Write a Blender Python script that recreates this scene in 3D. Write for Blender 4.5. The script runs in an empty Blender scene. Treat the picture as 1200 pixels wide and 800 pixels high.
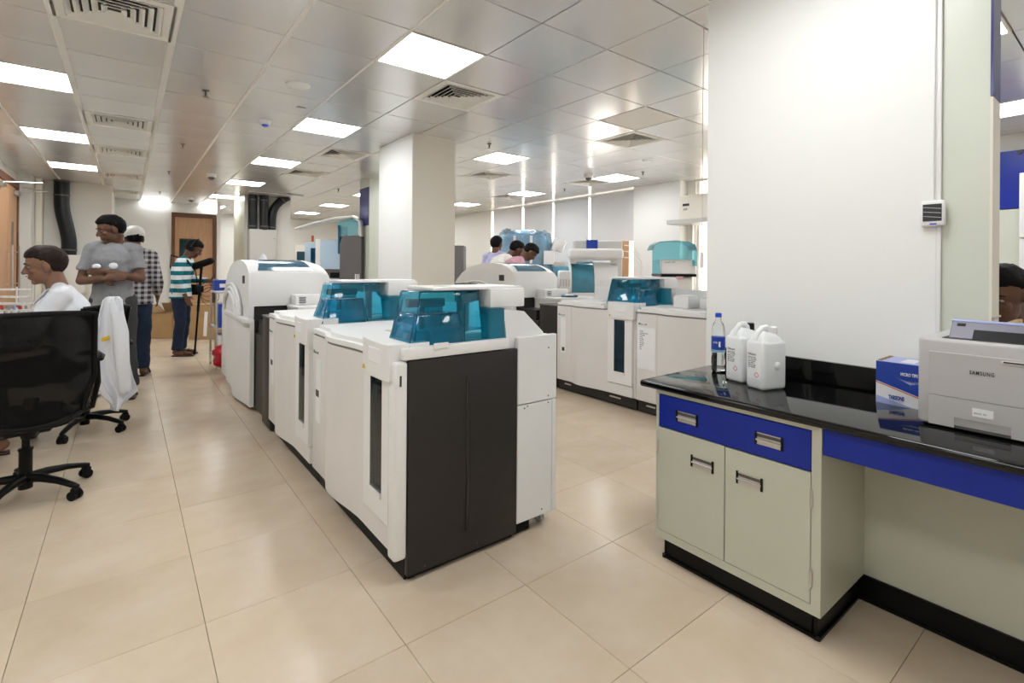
import bpy, bmesh, math, random
from mathutils import Vector, Matrix, noise
random.seed(7)
C = bpy.context.scene.collection
PI = math.pi
V = Vector

# ------------------------------------------------------------------ camera
YAW, ROLL, CAMH = .6586, .0077, 1.35
cd = bpy.data.cameras.new('camera'); cam = bpy.data.objects.new('camera', cd); C.objects.link(cam)
cam.location = (0, 0, CAMH)
cam.rotation_euler = (Matrix.Rotation(-YAW, 4, 'Z') @ Matrix.Rotation(PI/2, 4, 'X') @ Matrix.Rotation(ROLL, 4, 'Z')).to_euler()
cd.sensor_width = 36; cd.lens = 582.8/1200*36; cd.shift_y = -(400-312.3)/1200
cd.clip_start = .02
bpy.context.scene.camera = cam
# ------------------------------------------------------------------ world, exposure
w = bpy.data.worlds.new('world'); bpy.context.scene.world = w; w.use_nodes = True
w.node_tree.nodes['Background'].inputs[0].default_value = (1.0, .93, .82, 1)
w.node_tree.nodes['Background'].inputs[1].default_value = 2.2
vs = bpy.context.scene.view_settings
vs.view_transform = 'Standard'; vs.look = 'None'; vs.exposure = 1.15; vs.gamma = 1.0
LAMP = 8.6                                  # ceiling panel emission

# ------------------------------------------------------------------ materials
def mat(name, col, rough=.5, metal=0, spec=.5, noisec=0, nscale=8, bump=0, bscale=60, coat=0, trans=0, ior=1.45, sheen=0):
    m = bpy.data.materials.new(name); m.use_nodes = True
    nt = m.node_tree; b = nt.nodes['Principled BSDF']
    b.inputs['Base Color'].default_value = (*col, 1); b.inputs['Roughness'].default_value = rough
    b.inputs['Metallic'].default_value = metal; b.inputs['Specular IOR Level'].default_value = spec
    b.inputs['Coat Weight'].default_value = coat; b.inputs['Transmission Weight'].default_value = trans
    b.inputs['IOR'].default_value = ior; b.inputs['Sheen Weight'].default_value = sheen
    if noisec:
        tc = nt.nodes.new('ShaderNodeTexCoord'); n = nt.nodes.new('ShaderNodeTexNoise'); n.inputs['Scale'].default_value = nscale; n.inputs['Detail'].default_value = 5
        r = nt.nodes.new('ShaderNodeValToRGB')
        r.color_ramp.elements[0].position = .3; r.color_ramp.elements[1].position = .7
        r.color_ramp.elements[0].color = (*[max(0, c*(1-noisec)) for c in col], 1)
        r.color_ramp.elements[1].color = (*[min(1, c*(1+noisec)) for c in col], 1)
        nt.links.new(tc.outputs['Object'], n.inputs['Vector']); nt.links.new(n.outputs['Fac'], r.inputs[0]); nt.links.new(r.outputs[0], b.inputs['Base Color'])
    if bump:
        tc = nt.nodes.new('ShaderNodeTexCoord'); n = nt.nodes.new('ShaderNodeTexNoise'); n.inputs['Scale'].default_value = bscale
        bp = nt.nodes.new('ShaderNodeBump'); bp.inputs['Strength'].default_value = bump; bp.inputs['Distance'].default_value = .004
        nt.links.new(tc.outputs['Object'], n.inputs['Vector']); nt.links.new(n.outputs['Fac'], bp.inputs['Height']); nt.links.new(bp.outputs[0], b.inputs['Normal'])
    return m
def emit(name, col, s):
    m = bpy.data.materials.new(name); m.use_nodes = True; b = m.node_tree.nodes['Principled BSDF']
    b.inputs['Base Color'].default_value = (.8, .8, .8, 1); b.inputs['Emission Color'].default_value = (*col, 1); b.inputs['Emission Strength'].default_value = s
    return m
def tinted(name, tint, gloss=.12, body=None, bw=.0, rough=.05):
    """thin tinted acrylic sheet: transparent tint plus a glossy reflection"""
    m = bpy.data.materials.new(name); m.use_nodes = True; nt = m.node_tree; nt.nodes.clear()
    o = nt.nodes.new('ShaderNodeOutputMaterial'); t = nt.nodes.new('ShaderNodeBsdfTransparent'); t.inputs[0].default_value = (*tint, 1)
    g = nt.nodes.new('ShaderNodeBsdfGlossy'); g.inputs['Roughness'].default_value = rough
    lw = nt.nodes.new('ShaderNodeFresnel'); lw.inputs[0].default_value = 1.5
    mx = nt.nodes.new('ShaderNodeMixShader')
    nt.links.new(lw.outputs[0], mx.inputs[0])
    src = t
    if body:
        d = nt.nodes.new('ShaderNodeBsdfDiffuse'); d.inputs[0].default_value = (*body, 1)
        m2 = nt.nodes.new('ShaderNodeMixShader'); m2.inputs[0].default_value = bw
        nt.links.new(t.outputs[0], m2.inputs[1]); nt.links.new(d.outputs[0], m2.inputs[2]); src = m2
    nt.links.new(src.outputs[0], mx.inputs[1]); nt.links.new(g.outputs[0], mx.inputs[2]); nt.links.new(mx.outputs[0], o.inputs[0])
    return m

M = {}
M['wall'] = mat('wall_paint', (.78, .765, .72), .6, bump=.05, bscale=120)
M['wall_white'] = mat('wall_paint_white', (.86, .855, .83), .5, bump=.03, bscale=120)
M['wall_beige'] = mat('pillar_paint', (.80, .75, .66), .6, bump=.05, bscale=120)
M['laminate'] = mat('green_grey_laminate', (.66, .685, .60), .3, noisec=.02, nscale=3)
M['grout'] = mat('grout', (.42, .35, .27), .9)
M['ceil'] = mat('ceiling_metal', (.72, .715, .715), .19, metal=.35, spec=.9, noisec=.03, nscale=1.2)
M['ceilbar'] = mat('ceiling_bar', (.80, .77, .72), .35)
M['gap'] = mat('ceiling_gap', (.16, .14, .12), .9)
M['lamp'] = emit('lamp_panel', (.95, .985, 1.0), LAMP)
M['lampoff'] = mat('lamp_off_diffuser', (.82, .78, .74), .5)
M['white'] = mat('white_enamel', (.80, .80, .80), .3, noisec=.015, nscale=5)
M['plastic'] = mat('white_plastic', (.76, .73, .71), .38, noisec=.02, nscale=4)
M['plastic2'] = mat('white_plastic_bright', (.83, .82, .81), .35)
M['seam'] = mat('seam_shadow_rubber', (.25, .23, .22), .6)
M['dark'] = mat('dark_grey_panel', (.028, .025, .023), .42, spec=.35, noisec=.08, nscale=3, bump=.05, bscale=200)
M['dark2'] = mat('dark_grey_trim', (.10, .095, .09), .45)
M['black'] = mat('black_plastic', (.004, .004, .004), .4, spec=.22)
M['rubber'] = mat('black_rubber', (.004, .004, .004), .5, spec=.2)
M['wheel'] = mat('grey_caster', (.42, .42, .42), .4)
M['teal'] = tinted('teal_acrylic', (.22, .74, .90), body=(.02, .42, .60), bw=.15)
M['teal_light'] = tinted('pale_teal_acrylic', (.55, .86, .92), body=(.30, .62, .70), bw=.25)
M['smoke'] = tinted('smoked_blue_window', (.12, .38, .50), body=(.01, .05, .08), bw=.12)
M['bluewin'] = mat('blue_grey_lid_window', (.045, .13, .20), .12, spec=.8)
M['inner'] = mat('machine_inside', (.25, .50, .60), .5)
M['inner2'] = mat('machine_inside_pale', (.45, .75, .85), .5)
M['tealsolid'] = mat('dark_teal_part', (.01, .10, .17), .25)
M['blue'] = mat('royal_blue_laminate', (.010, .030, .33), .3, spec=.35, noisec=.05, nscale=4)
M['bluefilm'] = mat('violet_blue_panel', (.055, .06, .20), .2)
M['cab'] = mat('sage_cabinet_steel', (.58, .585, .48), .32, noisec=.02, nscale=3)
M['granite'] = mat('black_granite', (.003, .003, .003), .06, spec=.5)
M['blackmatt'] = mat('black_skirting', (.003, .003, .003), .35, spec=.25)
M['steel'] = mat('brushed_steel', (.62, .60, .58), .3, metal=.9)
M['steel_matt'] = mat('satin_aluminium', (.55, .54, .52), .45, metal=.6)
M['greyplastic'] = mat('printer_grey', (.50, .485, .485), .4, bump=.1, bscale=900)
M['greyplastic2'] = mat('printer_lid_violet_grey', (.20, .19, .24), .35)
M['hdpe'] = mat('milky_polyethylene', (.80, .81, .82), .35, spec=.4)
M['label'] = mat('label_paper', (.86, .86, .87), .5)
M['ink'] = mat('dark_ink', (.03, .03, .04), .5)
M['red'] = mat('red_ink', (.65, .06, .05), .5)
M['orange'] = mat('orange_band', (.62, .12, .04), .5)
M['green'] = mat('green_ink', (.05, .35, .18), .5)
M['yellow'] = mat('yellow_tag', (.75, .48, .03), .5)
M['cartonblue'] = mat('carton_blue', (.012, .05, .36), .35)
M['cartonwhite'] = mat('carton_white', (.80, .79, .82), .35)
M['cartonlilac'] = mat('carton_pale_blue', (.36, .42, .72), .35)
M['kraft'] = mat('corrugated_cardboard', (.42, .27, .13), .8, noisec=.06, nscale=6)
M['kraft_in'] = mat('cardboard_inside', (.30, .18, .085), .85)
M['glass'] = mat('clear_pet', (.93, .96, .98), .06, trans=1, ior=1.25)
M['water'] = mat('water', (.95, .98, 1), .02, trans=1, ior=1.33)
M['cap'] = mat('blue_cap', (.02, .06, .55), .35)
M['skin'] = mat('brown_skin', (.25, .125, .075), .5, noisec=.08, nscale=9)
M['skin_dark'] = mat('dark_brown_skin', (.13, .058, .034), .5, noisec=.08, nscale=9)
M['hair'] = mat('black_hair', (.004, .003, .003), .6, spec=.15, noisec=.4, nscale=40, bump=.9, bscale=90)
M['hair_brown'] = mat('dark_brown_hair', (.022, .011, .009), .55, spec=.2, noisec=.4, nscale=40, bump=.9, bscale=90)
M['eye'] = mat('eye_white', (.30, .26, .23), .4)
M['coat'] = mat('white_lab_coat', (.80, .81, .86), .8, bump=.2, bscale=25)
M['tshirt'] = mat('heather_grey_jersey', (.27, .265, .28), .9, noisec=.08, nscale=60, bump=.2, bscale=20)
M['trouser'] = mat('charcoal_trousers', (.04, .04, .042), .85, bump=.2, bscale=20)
M['navy'] = mat('navy_jeans', (.006, .016, .042), .85, noisec=.15, nscale=20, bump=.2, bscale=20)
M['lavender'] = mat('lavender_shirt', (.48, .46, .68), .85, bump=.2, bscale=20)
M['cream'] = mat('cream_shirt', (.72, .69, .64), .85, bump=.2, bscale=20)
M['pink'] = mat('pink_shirt', (.55, .30, .36), .85, bump=.2, bscale=20)
M['leather'] = mat('brown_leather', (.06, .022, .014), .45)
M['blind'] = mat('grey_roller_blind', (.74, .73, .74), .8, noisec=.015, nscale=2)
M['sky_glass'] = mat('window_glass', (1, 1, 1), .02, trans=1, ior=1.02)
M['lightblue'] = mat('pale_blue_enamel', (.50, .64, .78), .35)
M['grey'] = mat('mid_grey_panel', (.135, .125, .125), .5)
M['greyl'] = mat('light_grey_enamel', (.60, .58, .55), .4)
M['film'] = tinted('polythene_wrap', (.86, .92, .96), body=(.8, .9, .95), bw=.25, rough=.15)
M['wrapblue'] = mat('wrapped_blue_cover', (.08, .46, .70), .3, noisec=.15, nscale=3)

def wood(name, c1, c2):
    m = mat(name, c1, .45); nt = m.node_tree; b = nt.nodes['Principled BSDF']
    tc = nt.nodes.new('ShaderNodeTexCoord'); mp = nt.nodes.new('ShaderNodeMapping'); mp.inputs['Scale'].default_value = (22, 22, 1.2)
    n = nt.nodes.new('ShaderNodeTexNoise'); n.inputs['Scale'].default_value = 2; n.inputs['Detail'].default_value = 6
    r = nt.nodes.new('ShaderNodeValToRGB'); r.color_ramp.elements[0].color = (*c1, 1); r.color_ramp.elements[1].color = (*c2, 1)
    r.color_ramp.elements[0].position = .3; r.color_ramp.elements[1].position = .7
    nt.links.new(tc.outputs['Object'], mp.inputs[0]); nt.links.new(mp.outputs[0], n.inputs['Vector']); nt.links.new(n.outputs['Fac'], r.inputs[0]); nt.links.new(r.outputs[0], b.inputs['Base Color'])
    return m
M['wood'] = wood('door_veneer', (.46, .25, .125), (.56, .33, .18))
M['wood_dark'] = wood('door_frame_wood', (.13, .05, .022), (.18, .075, .035))
M['wood_pale'] = wood('pale_wood', (.55, .36, .16), (.62, .44, .22))

def floor_mat():
    m = mat('beige_vitrified_tile', (.62, .50, .37), .13, spec=.42); nt = m.node_tree; b = nt.nodes['Principled BSDF']
    g = nt.nodes.new('ShaderNodeNewGeometry'); oi = nt.nodes.new('ShaderNodeObjectInfo')
    n = nt.nodes.new('ShaderNodeTexNoise'); n.inputs['Scale'].default_value = 3.2; n.inputs['Detail'].default_value = 7; n.inputs['Roughness'].default_value = .6
    r = nt.nodes.new('ShaderNodeValToRGB'); r.color_ramp.elements[0].position = .35; r.color_ramp.elements[1].position = .68
    r.color_ramp.elements[0].color = (.60, .475, .345, 1); r.color_ramp.elements[1].color = (.665, .555, .43, 1)
    hv = nt.nodes.new('ShaderNodeHueSaturation'); mr = nt.nodes.new('ShaderNodeMapRange'); mr.inputs[3].default_value = .965; mr.inputs[4].default_value = 1.03
    nt.links.new(g.outputs['Position'], n.inputs['Vector']); nt.links.new(n.outputs['Fac'], r.inputs[0]); nt.links.new(r.outputs[0], hv.inputs['Color'])
    nt.links.new(oi.outputs['Random'], mr.inputs[0]); nt.links.new(mr.outputs[0], hv.inputs['Value']); nt.links.new(hv.outputs[0], b.inputs['Base Color'])
    n2 = nt.nodes.new('ShaderNodeTexNoise'); n2.inputs['Scale'].default_value = 1.1
    m2 = nt.nodes.new('ShaderNodeMapRange'); m2.inputs[3].default_value = .14; m2.inputs[4].default_value = .30
    nt.links.new(g.outputs['Position'], n2.inputs['Vector']); nt.links.new(n2.outputs['Fac'], m2.inputs[0]); nt.links.new(m2.outputs[0], b.inputs['Roughness'])
    return m
M['floor'] = floor_mat()

def bands(name, c1, c2, n, axis=2, plaid=False, c3=None):
    m = mat(name, c1, .85); nt = m.node_tree; b = nt.nodes['Principled BSDF']
    tc = nt.nodes.new('ShaderNodeTexCoord'); sp = nt.nodes.new('ShaderNodeSeparateXYZ'); nt.links.new(tc.outputs['Object'], sp.inputs[0])
    def sq(ax):
        a = nt.nodes.new('ShaderNodeMath'); a.operation = 'MULTIPLY'; a.inputs[1].default_value = n; nt.links.new(sp.outputs[ax], a.inputs[0])
        f = nt.nodes.new('ShaderNodeMath'); f.operation = 'FRACT'; nt.links.new(a.outputs[0], f.inputs[0])
        g = nt.nodes.new('ShaderNodeMath'); g.operation = 'GREATER_THAN'; g.inputs[1].default_value = .5; nt.links.new(f.outputs[0], g.inputs[0]); return g
    mx = nt.nodes.new('ShaderNodeMix'); mx.data_type = 'RGBA'; mx.inputs[6].default_value = (*c1, 1); mx.inputs[7].default_value = (*c2, 1)
    if not plaid: nt.links.new(sq(axis).outputs[0], mx.inputs[0])
    else:
        a, c = sq(2), sq(0); s = nt.nodes.new('ShaderNodeMath'); s.operation = 'ADD'; nt.links.new(a.outputs[0], s.inputs[0]); nt.links.new(c.outputs[0], s.inputs[1])
        h = nt.nodes.new('ShaderNodeMath'); h.operation = 'MULTIPLY'; h.inputs[1].default_value = .5; nt.links.new(s.outputs[0], h.inputs[0]); nt.links.new(h.outputs[0], mx.inputs[0])
    nt.links.new(mx.outputs[2], b.inputs['Base Color']); return m
M['stripe'] = bands('teal_white_stripes', (.72, .76, .78), (.0, .14, .18), 8.0)
M['plaid'] = bands('black_white_plaid', (.45, .42, .44), (.02, .015, .02), 17, plaid=True)

def mesh_fabric():
    m = bpy.data.materials.new('open_black_mesh'); m.use_nodes = True; nt = m.node_tree
    b = nt.nodes['Principled BSDF']; b.inputs['Specular IOR Level'].default_value = .15; b.inputs['Base Color'].default_value = (.003, .003, .003, 1); b.inputs['Roughness'].default_value = .7
    o = nt.nodes['Material Output']; t = nt.nodes.new('ShaderNodeBsdfTransparent'); mx = nt.nodes.new('ShaderNodeMixShader'); mx.inputs[0].default_value = .975
    nt.links.new(t.outputs[0], mx.inputs[1]); nt.links.new(b.outputs[0], mx.inputs[2]); nt.links.new(mx.outputs[0], o.inputs[0]); return m
M['mesh'] = mesh_fabric()

# ------------------------------------------------------------------ builders
WM = {}
class MB:
    def __init__(s): s.bm = bmesh.new()
    def _t(s, vs, m):
        if m is not None: bmesh.ops.transform(s.bm, matrix=m, verts=vs)
        return s
    def box(s, x0, x1, y0, y1, z0, z1, bev=0, seg=1, m=None):
        r = bmesh.ops.create_cube(s.bm, size=1); vs = r['verts']
        for v in vs: v.co = V(((x0+x1)/2+v.co.x*(x1-x0), (y0+y1)/2+v.co.y*(y1-y0), (z0+z1)/2+v.co.z*(z1-z0)))
        if bev:
            es = list({e for v in vs for e in v.link_edges})
            r = bmesh.ops.bevel(s.bm, geom=es, offset=bev, segments=seg, affect='EDGES', profile=.5)
            vs = list({v for f in r['faces'] for v in f.verts} | {v for v in vs if v.is_valid})
        return s._t(vs, m)
    def cyl(s, a, b, r, r2=None, n=16, caps=True):
        a, b = V(a), V(b); d = b-a
        q = bmesh.ops.create_cone(s.bm, cap_ends=caps, segments=n, radius1=r, radius2=r if r2 is None else r2, depth=d.length)
        M4 = Matrix.Translation((a+b)/2) @ d.to_track_quat('Z', 'Y').to_matrix().to_4x4()
        bmesh.ops.transform(s.bm, matrix=M4, verts=q['verts']); return s
    def ball(s, c, r, n=16, rot=None):
        q = bmesh.ops.create_uvsphere(s.bm, u_segments=n, v_segments=max(6, n*2//3), radius=1)
        if not hasattr(r, '__len__'): r = (r, r, r)
        M4 = Matrix.Translation(c) @ (rot.to_4x4() if rot else Matrix.Identity(4)) @ Matrix.Diagonal((*r, 1))
        bmesh.ops.transform(s.bm, matrix=M4, verts=q['verts']); return s
    def cap(s, a, b, ra, rb, n=12):
        """tapered capsule"""
        a, b = V(a), V(b); d = b-a; L = max(d.length, 1e-5); q = d.to_track_quat('Z', 'Y').to_matrix()
        rings = [(-ra*math.cos(t), ra*math.sin(t)) for t in (PI*.1, PI*.25, PI*.4, PI*.5)] + [(L+rb*math.sin(t), rb*math.cos(t)) for t in (0, PI*.1, PI*.25, PI*.4)]
        R = [[s.bm.verts.new(a+q@V((r*math.cos(2*PI*k/n), r*math.sin(2*PI*k/n), z))) for k in range(n)] for z, r in rings]
        for p, o in zip(R, R[1:]):
            for k in range(n): s.bm.faces.new((p[k], p[(k+1) % n], o[(k+1) % n], o[k]))
        s.bm.faces.new(R[0][::-1]); s.bm.faces.new(R[-1]); return s
    def loft(s, pts, rx, ry, right=(1, 0, 0), n=22, power=2.0):
        pts = [V(p) for p in pts]; R = []
        for i, p in enumerate(pts):
            t = (pts[min(i+1, len(pts)-1)]-pts[max(i-1, 0)]).normalized(); u = V(right); u = (u-t*u.dot(t)).normalized(); v = t.cross(u)
            ring = []
            for k in range(n):
                a = 2*PI*k/n; c, sn = math.cos(a), math.sin(a)
                c = math.copysign(abs(c)**(2/power), c); sn = math.copysign(abs(sn)**(2/power), sn)
                ring.append(s.bm.verts.new(p+u*rx[i]*c+v*ry[i]*sn))
            R.append(ring)
        for p, o in zip(R, R[1:]):
            for k in range(n): s.bm.faces.new((p[k], p[(k+1) % n], o[(k+1) % n], o[k]))
        s.bm.faces.new(R[0][::-1]); s.bm.faces.new(R[-1]); return s
    def tube(s, pts, r, n=8): return s.loft(pts, [r]*len(pts) if not hasattr(r, '__len__') else r, [r]*len(pts) if not hasattr(r, '__len__') else r, (.31, .52, .8), n)
    def prism(s, poly, axis, a, b, m=None):
        """extrude 2-D polygon along axis (0,1,2) from a to b; poly coords are the two remaining axes in order"""
        def P(p, t):
            l = [p[0], p[1]]; l.insert(axis, t); return V(l)
        A = [s.bm.verts.new(P(p, a)) for p in poly]; B = [s.bm.verts.new(P(p, b)) for p in poly]; n = len(poly)
        s.bm.faces.new(A[::-1]); s.bm.faces.new(B)
        for k in range(n): s.bm.faces.new((A[k], A[(k+1) % n], B[(k+1) % n], B[k]))
        return s._t(A+B, m)
    def lathe(s, prof, c=(0, 0, 0), n=20):
        R = [[s.bm.verts.new(V(c)+V((r*math.cos(2*PI*k/n), r*math.sin(2*PI*k/n), z))) for k in range(n)] for r, z in prof]
        for p, o in zip(R, R[1:]):
            for k in range(n): s.bm.faces.new((p[k], p[(k+1) % n], o[(k+1) % n], o[k]))
        s.bm.faces.new(R[0][::-1]); s.bm.faces.new(R[-1]); return s
    def quad(s, *p): s.bm.faces.new([s.bm.verts.new(V(q)) for q in p]); return s
    def build(s, name, m, parent=None, world=False, smooth=38, origin=None):
        bmesh.ops.recalc_face_normals(s.bm, faces=s.bm.faces)
        me = bpy.data.meshes.new(name); s.bm.to_mesh(me); s.bm.free()
        if isinstance(m, str): m = M[m]
        me.materials.append(m)
        o = bpy.data.objects.new(name, me); C.objects.link(o)
        if parent is not None:
            o.parent = parent; WM[o.name] = WM[parent.name]
            if world: me.transform(WM[parent.name].inverted())
        else:
            loc = V(origin) if origin is not None else V((0, 0, 0))
            if origin is not None: me.transform(Matrix.Translation(-loc)); o.location = loc
            WM[o.name] = Matrix.Translation(loc)
        if smooth:
            me.shade_smooth(); me.set_sharp_from_angle(angle=math.radians(smooth))
        return o
def tag(o, label=None, cat=None, group=None, kind=None):
    if label: o['label'] = label
    if cat: o['category'] = cat
    if group: o['group'] = group
    if kind: o['kind'] = kind
    return o
def thing(name, label, cat, loc=(0, 0, 0), rz=0, group=None, scale=1):
    o = bpy.data.objects.new(name, None); C.objects.link(o); o.location = loc; o.rotation_euler = (0, 0, rz); o.scale = (scale,)*3
    o.empty_display_size = .05
    WM[o.name] = Matrix.Translation(loc) @ Matrix.Rotation(rz, 4, 'Z') @ Matrix.Scale(scale, 4)
    return tag(o, label, cat, group)
def struct(mb, name, m, origin=None, smooth=0): return tag(mb.build(name, m, smooth=smooth, origin=origin), kind='structure')
def copy_tree(o, parent=None):
    c = o.copy(); C.objects.link(c); c.parent = parent
    WM[c.name] = WM[o.name]
    for ch in list(o.children): copy_tree(ch, c)
    return c
def place(o, loc, rz=0, label=None, group=None):
    o.location = loc; o.rotation_euler = (0, 0, rz)
    WM[o.name] = Matrix.Translation(loc) @ Matrix.Rotation(rz, 4, 'Z')
    if label: o['label'] = label
    if group: o['group'] = group
    return o
def lettering(txt, size, m, parent, mtx, name='lettering', bold=0, spacing=1.0, sx=1.0):
    """mtx is in the parent's root frame; text lies in its XY plane"""
    cu = bpy.data.curves.new(name, 'FONT'); cu.body = txt; cu.size = size; cu.offset = bold; cu.extrude = .0004; cu.space_character = spacing
    cu.align_x = 'LEFT'; cu.resolution_u = 3
    t = bpy.data.objects.new('tmp', cu); C.objects.link(t)
    me = bpy.data.meshes.new_from_object(t.evaluated_get(bpy.context.evaluated_depsgraph_get()))
    bpy.data.objects.remove(t); me.transform(mtx @ Matrix.Diagonal((sx, 1, 1, 1))); me.materials.clear(); me.materials.append(M[m])
    o = bpy.data.objects.new(name, me); C.objects.link(o); o.parent = parent; WM[o.name] = WM[parent.name]; return o
def frame_m(o, x, y):
    """matrix from origin, text-right vector and text-up vector"""
    x, y = V(x).normalized(), V(y).normalized(); z = x.cross(y)
    m = Matrix((x, y, z)).transposed().to_4x4(); m.translation = V(o); return m

def pixel(X, Y, Z):
    c, s = math.cos(YAW), math.sin(YAW); r = X*c-Y*s; d = X*s+Y*c
    if d < .15: return None
    return 600+582.8*r/d, 312-582.8*(Z-CAMH)/d, d

# ================================================================== SETTING
CZ = 2.862
FX, FY, FT = .2407, 2.1814, .5529
CX, CY, CTX, CTY = 2.03, 2.336, .600, .593
X0, X1, Y0, Y1 = -1.49, 7.75, -3.6, 17.4

floor = struct(MB().box(X0-.3, X1+.3, Y0-.3, Y1+.3, -.12, -.012), 'floor', 'grout')
near, far = [], []
for i in range(-4, 15):
    for j in range(-11, 29):
        cx, cy = FX+(i+.5)*FT, FY+(j+.5)*FT
        if cx < X0-.1 or cx > X1+.2 or cy < Y0 or cy > Y1: continue
        p = pixel(cx, cy, 0)
        vis = p and -260 < p[0] < 1460 and p[1] < 1150
        (near if (vis and p[2] < 6.9) else far).append((cx, cy))
h = FT/2-.0008
me = None
for k, (cx, cy) in enumerate(near):
    if me is None:
        o = MB().box(-h, h, -h, h, -.012, 0, bev=.0012).build('floor_tile', 'floor', floor, smooth=0); me = o.data
    else:
        o = bpy.data.objects.new('floor_tile', me); C.objects.link(o); o.parent = floor
    o.location = (cx, cy, 0)
b = MB()
for cx, cy in far: b.box(cx-h, cx+h, cy-h, cy+h, -.012, 0)
tag(b.build('floor_tile_field', 'floor', floor, smooth=0), kind='stuff')

ceiling = struct(MB().box(X0-.3, X1+.3, Y0-.3, Y1+.3, CZ+.02, CZ+.14), 'ceiling', 'gap')
lit = [(c, r) for c in (-5, -1, 3, 7) for r in (-7, -3, 1, 5, 9, 13, 17, 21) if (c, r) != (3, 1)]
lit += [(1, 23), (-3, 21)]  # extra lamps added off the row grid for the bright far end
vents = [(-4, 2), (-4, 7), (-4, 10), (-4, 14), (-4, 18), (0, 2), (0, 7), (0, 10), (4, 2), (4, 7), (7, 6), (4, 11), (7, 10)]
used = set(lit) | set(vents) | {(3, 1)}
near, far = [], []
for i in range(-6, 10):
    for j in range(-10, 26):
        if (i, j) in used: continue
        cx, cy = CX+(i+.5)*CTX, CY+(j-.5)*CTY+CTY/2+CTY/2-CTY/2
        cy = CY+(j+.5)*CTY
        if cy > Y1 or cx > X1+.1: continue
        p = pixel(cx, cy, CZ)
        vis = p and -200 < p[0] < 1400 and p[1] > -250
        (near if (vis and p[2] < 7.6) else far).append((cx, cy))
def cell(i, j): return CX+(i+.5)*CTX, CY+(j+.5)*CTY
hx, hy = CTX/2-.004, CTY/2-.004
me = None
for cx, cy in near:
    if me is None:
        o = MB().box(-hx, hx, -hy, hy, 0, .018, bev=.002).build('ceiling_panel', 'ceil', ceiling, smooth=0); me = o.data
    else:
        o = bpy.data.objects.new('ceiling_panel', me); C.objects.link(o); o.parent = ceiling
    o.location = (cx, cy, CZ)
b = MB()
for cx, cy in far: b.box(cx-hx, cx+hx, cy-hy, cy+hy, CZ, CZ+.018)
tag(b.build('ceiling_panel_field', 'ceil', ceiling, smooth=0), kind='stuff')
for i, w_ in ((-5, .03), (-4, .045), (-3, .045), (-2, .03), (-1, .018)):     # wide runners between the panel rows
    o = MB().box(CX+i*CTX-w_/2, CX+i*CTX+w_/2, Y0, Y1, CZ-.004, CZ+.016, bev=.002).build('ceiling_runner', 'ceilbar', ceiling, smooth=0)

# lamps
LN = {}
def lamp_label(c, r):
    col = {-5: 'in the left wall row', -1: 'in the row left of the pillar', 3: 'in the row right of the pillar', 7: 'in the row by the window blinds'}.get(c, 'added beside the far door wall')
    order = {-7: 'farthest behind the camera', -3: 'nearest the camera', 1: 'first ahead', 5: 'second ahead', 9: 'third ahead', 13: 'fourth ahead', 17: 'fifth ahead', 21: 'farthest', 23: 'last'}[r]
    return 'lit square white ceiling lamp, %s, %s' % (order, col)
proto = thing('ceiling_light', lamp_label(*lit[0]), 'light', (0, 0, 0), group='square lit ceiling lamps')
b = MB()
for a in ((-hx, hx, -hy, -hy+.016), (-hx, hx, hy-.016, hy), (-hx, -hx+.016, -hy+.016, hy-.016), (hx-.016, hx, -hy+.016, hy-.016)): b.box(*a, -.006, .016)
b.build('frame', 'ceilbar', proto, smooth=0)
MB().box(-hx+.016, hx-.016, -hy+.016, hy-.016, .0, .012).build('diffuser', 'lamp', proto, smooth=0)
for k, (c, r) in enumerate(lit):
    if (c, r) in ((-3, 21), ): r_ = 21
    o = proto if k == 0 else copy_tree(proto)
    x, y = cell(c, r); place(o, (x, y, CZ), 0, lamp_label(c, r))
off = thing('ceiling_light', 'unlit square ceiling lamp with pale pinkish cover beside the air diffuser', 'light', (*cell(3, 1), CZ))
b = MB()
for a in ((-hx, hx, -hy, -hy+.012), (-hx, hx, hy-.012, hy), (-hx, -hx+.012, -hy+.012, hy-.012), (hx-.012, hx, -hy+.012, hy-.012)): b.box(*a, -.004, .016)
b.build('frame', 'ceilbar', off, smooth=0)
MB().box(-hx+.012, hx-.012, -hy+.012, hy-.012, .002, .012).build('diffuser', 'lampoff', off, smooth=0)

# air diffusers
vp = thing('air_diffuser', '', 'air vent', (0, 0, 0), group='square louvred ceiling diffusers')
b = MB(); q = .235
for a in ((-hx, hx, -hy, -q), (-hx, hx, q, hy), (-hx, -q, -q, q), (q, hx, -q, q)): b.box(*a, -.004, .014)
b.build('frame', 'ceilbar', vp, smooth=0)
MB().box(-q, q, -q, q, .012, .016).build('core', 'black', vp, smooth=0)
for k in range(5):
    r_ = q-.005-.043*k; b = MB(); t = .016
    for s_, ax in ((1, 0), (-1, 0), (1, 1), (-1, 1)):
        # sloping vane: quad strip, outer edge low, inner edge high
        if ax == 0: b.prism([(s_*r_, -.010), (s_*(r_-.026), .010), (s_*(r_-.023), .013), (s_*(r_+.003), -.007)], 1, -r_, r_)
        else:
            b.prism([(s_*r_, -.010), (s_*(r_-.026), .010), (s_*(r_-.023), .013), (s_*(r_+.003), -.007)], 0, -r_, r_)
    b.build('vane', 'ceilbar', vp, smooth=0)
VL = ['with its louvres at the top left corner of the view', 'second from the camera in the row by the left wall', 'third from the camera in the row by the left wall', 'fourth from the camera in the row by the left wall', 'farthest of the row by the left wall',
      'right behind the big lamp in front of the square pillar', 'left of the square pillar, beside a lamp', 'left of the square pillar, smaller and farther of the pair', 'behind the unlit lamp', 'just behind the lamp right of the square pillar', 'right of the lamp nearest the blinds', 'left of the far lamp above the three men', 'last before the window blinds']
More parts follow.
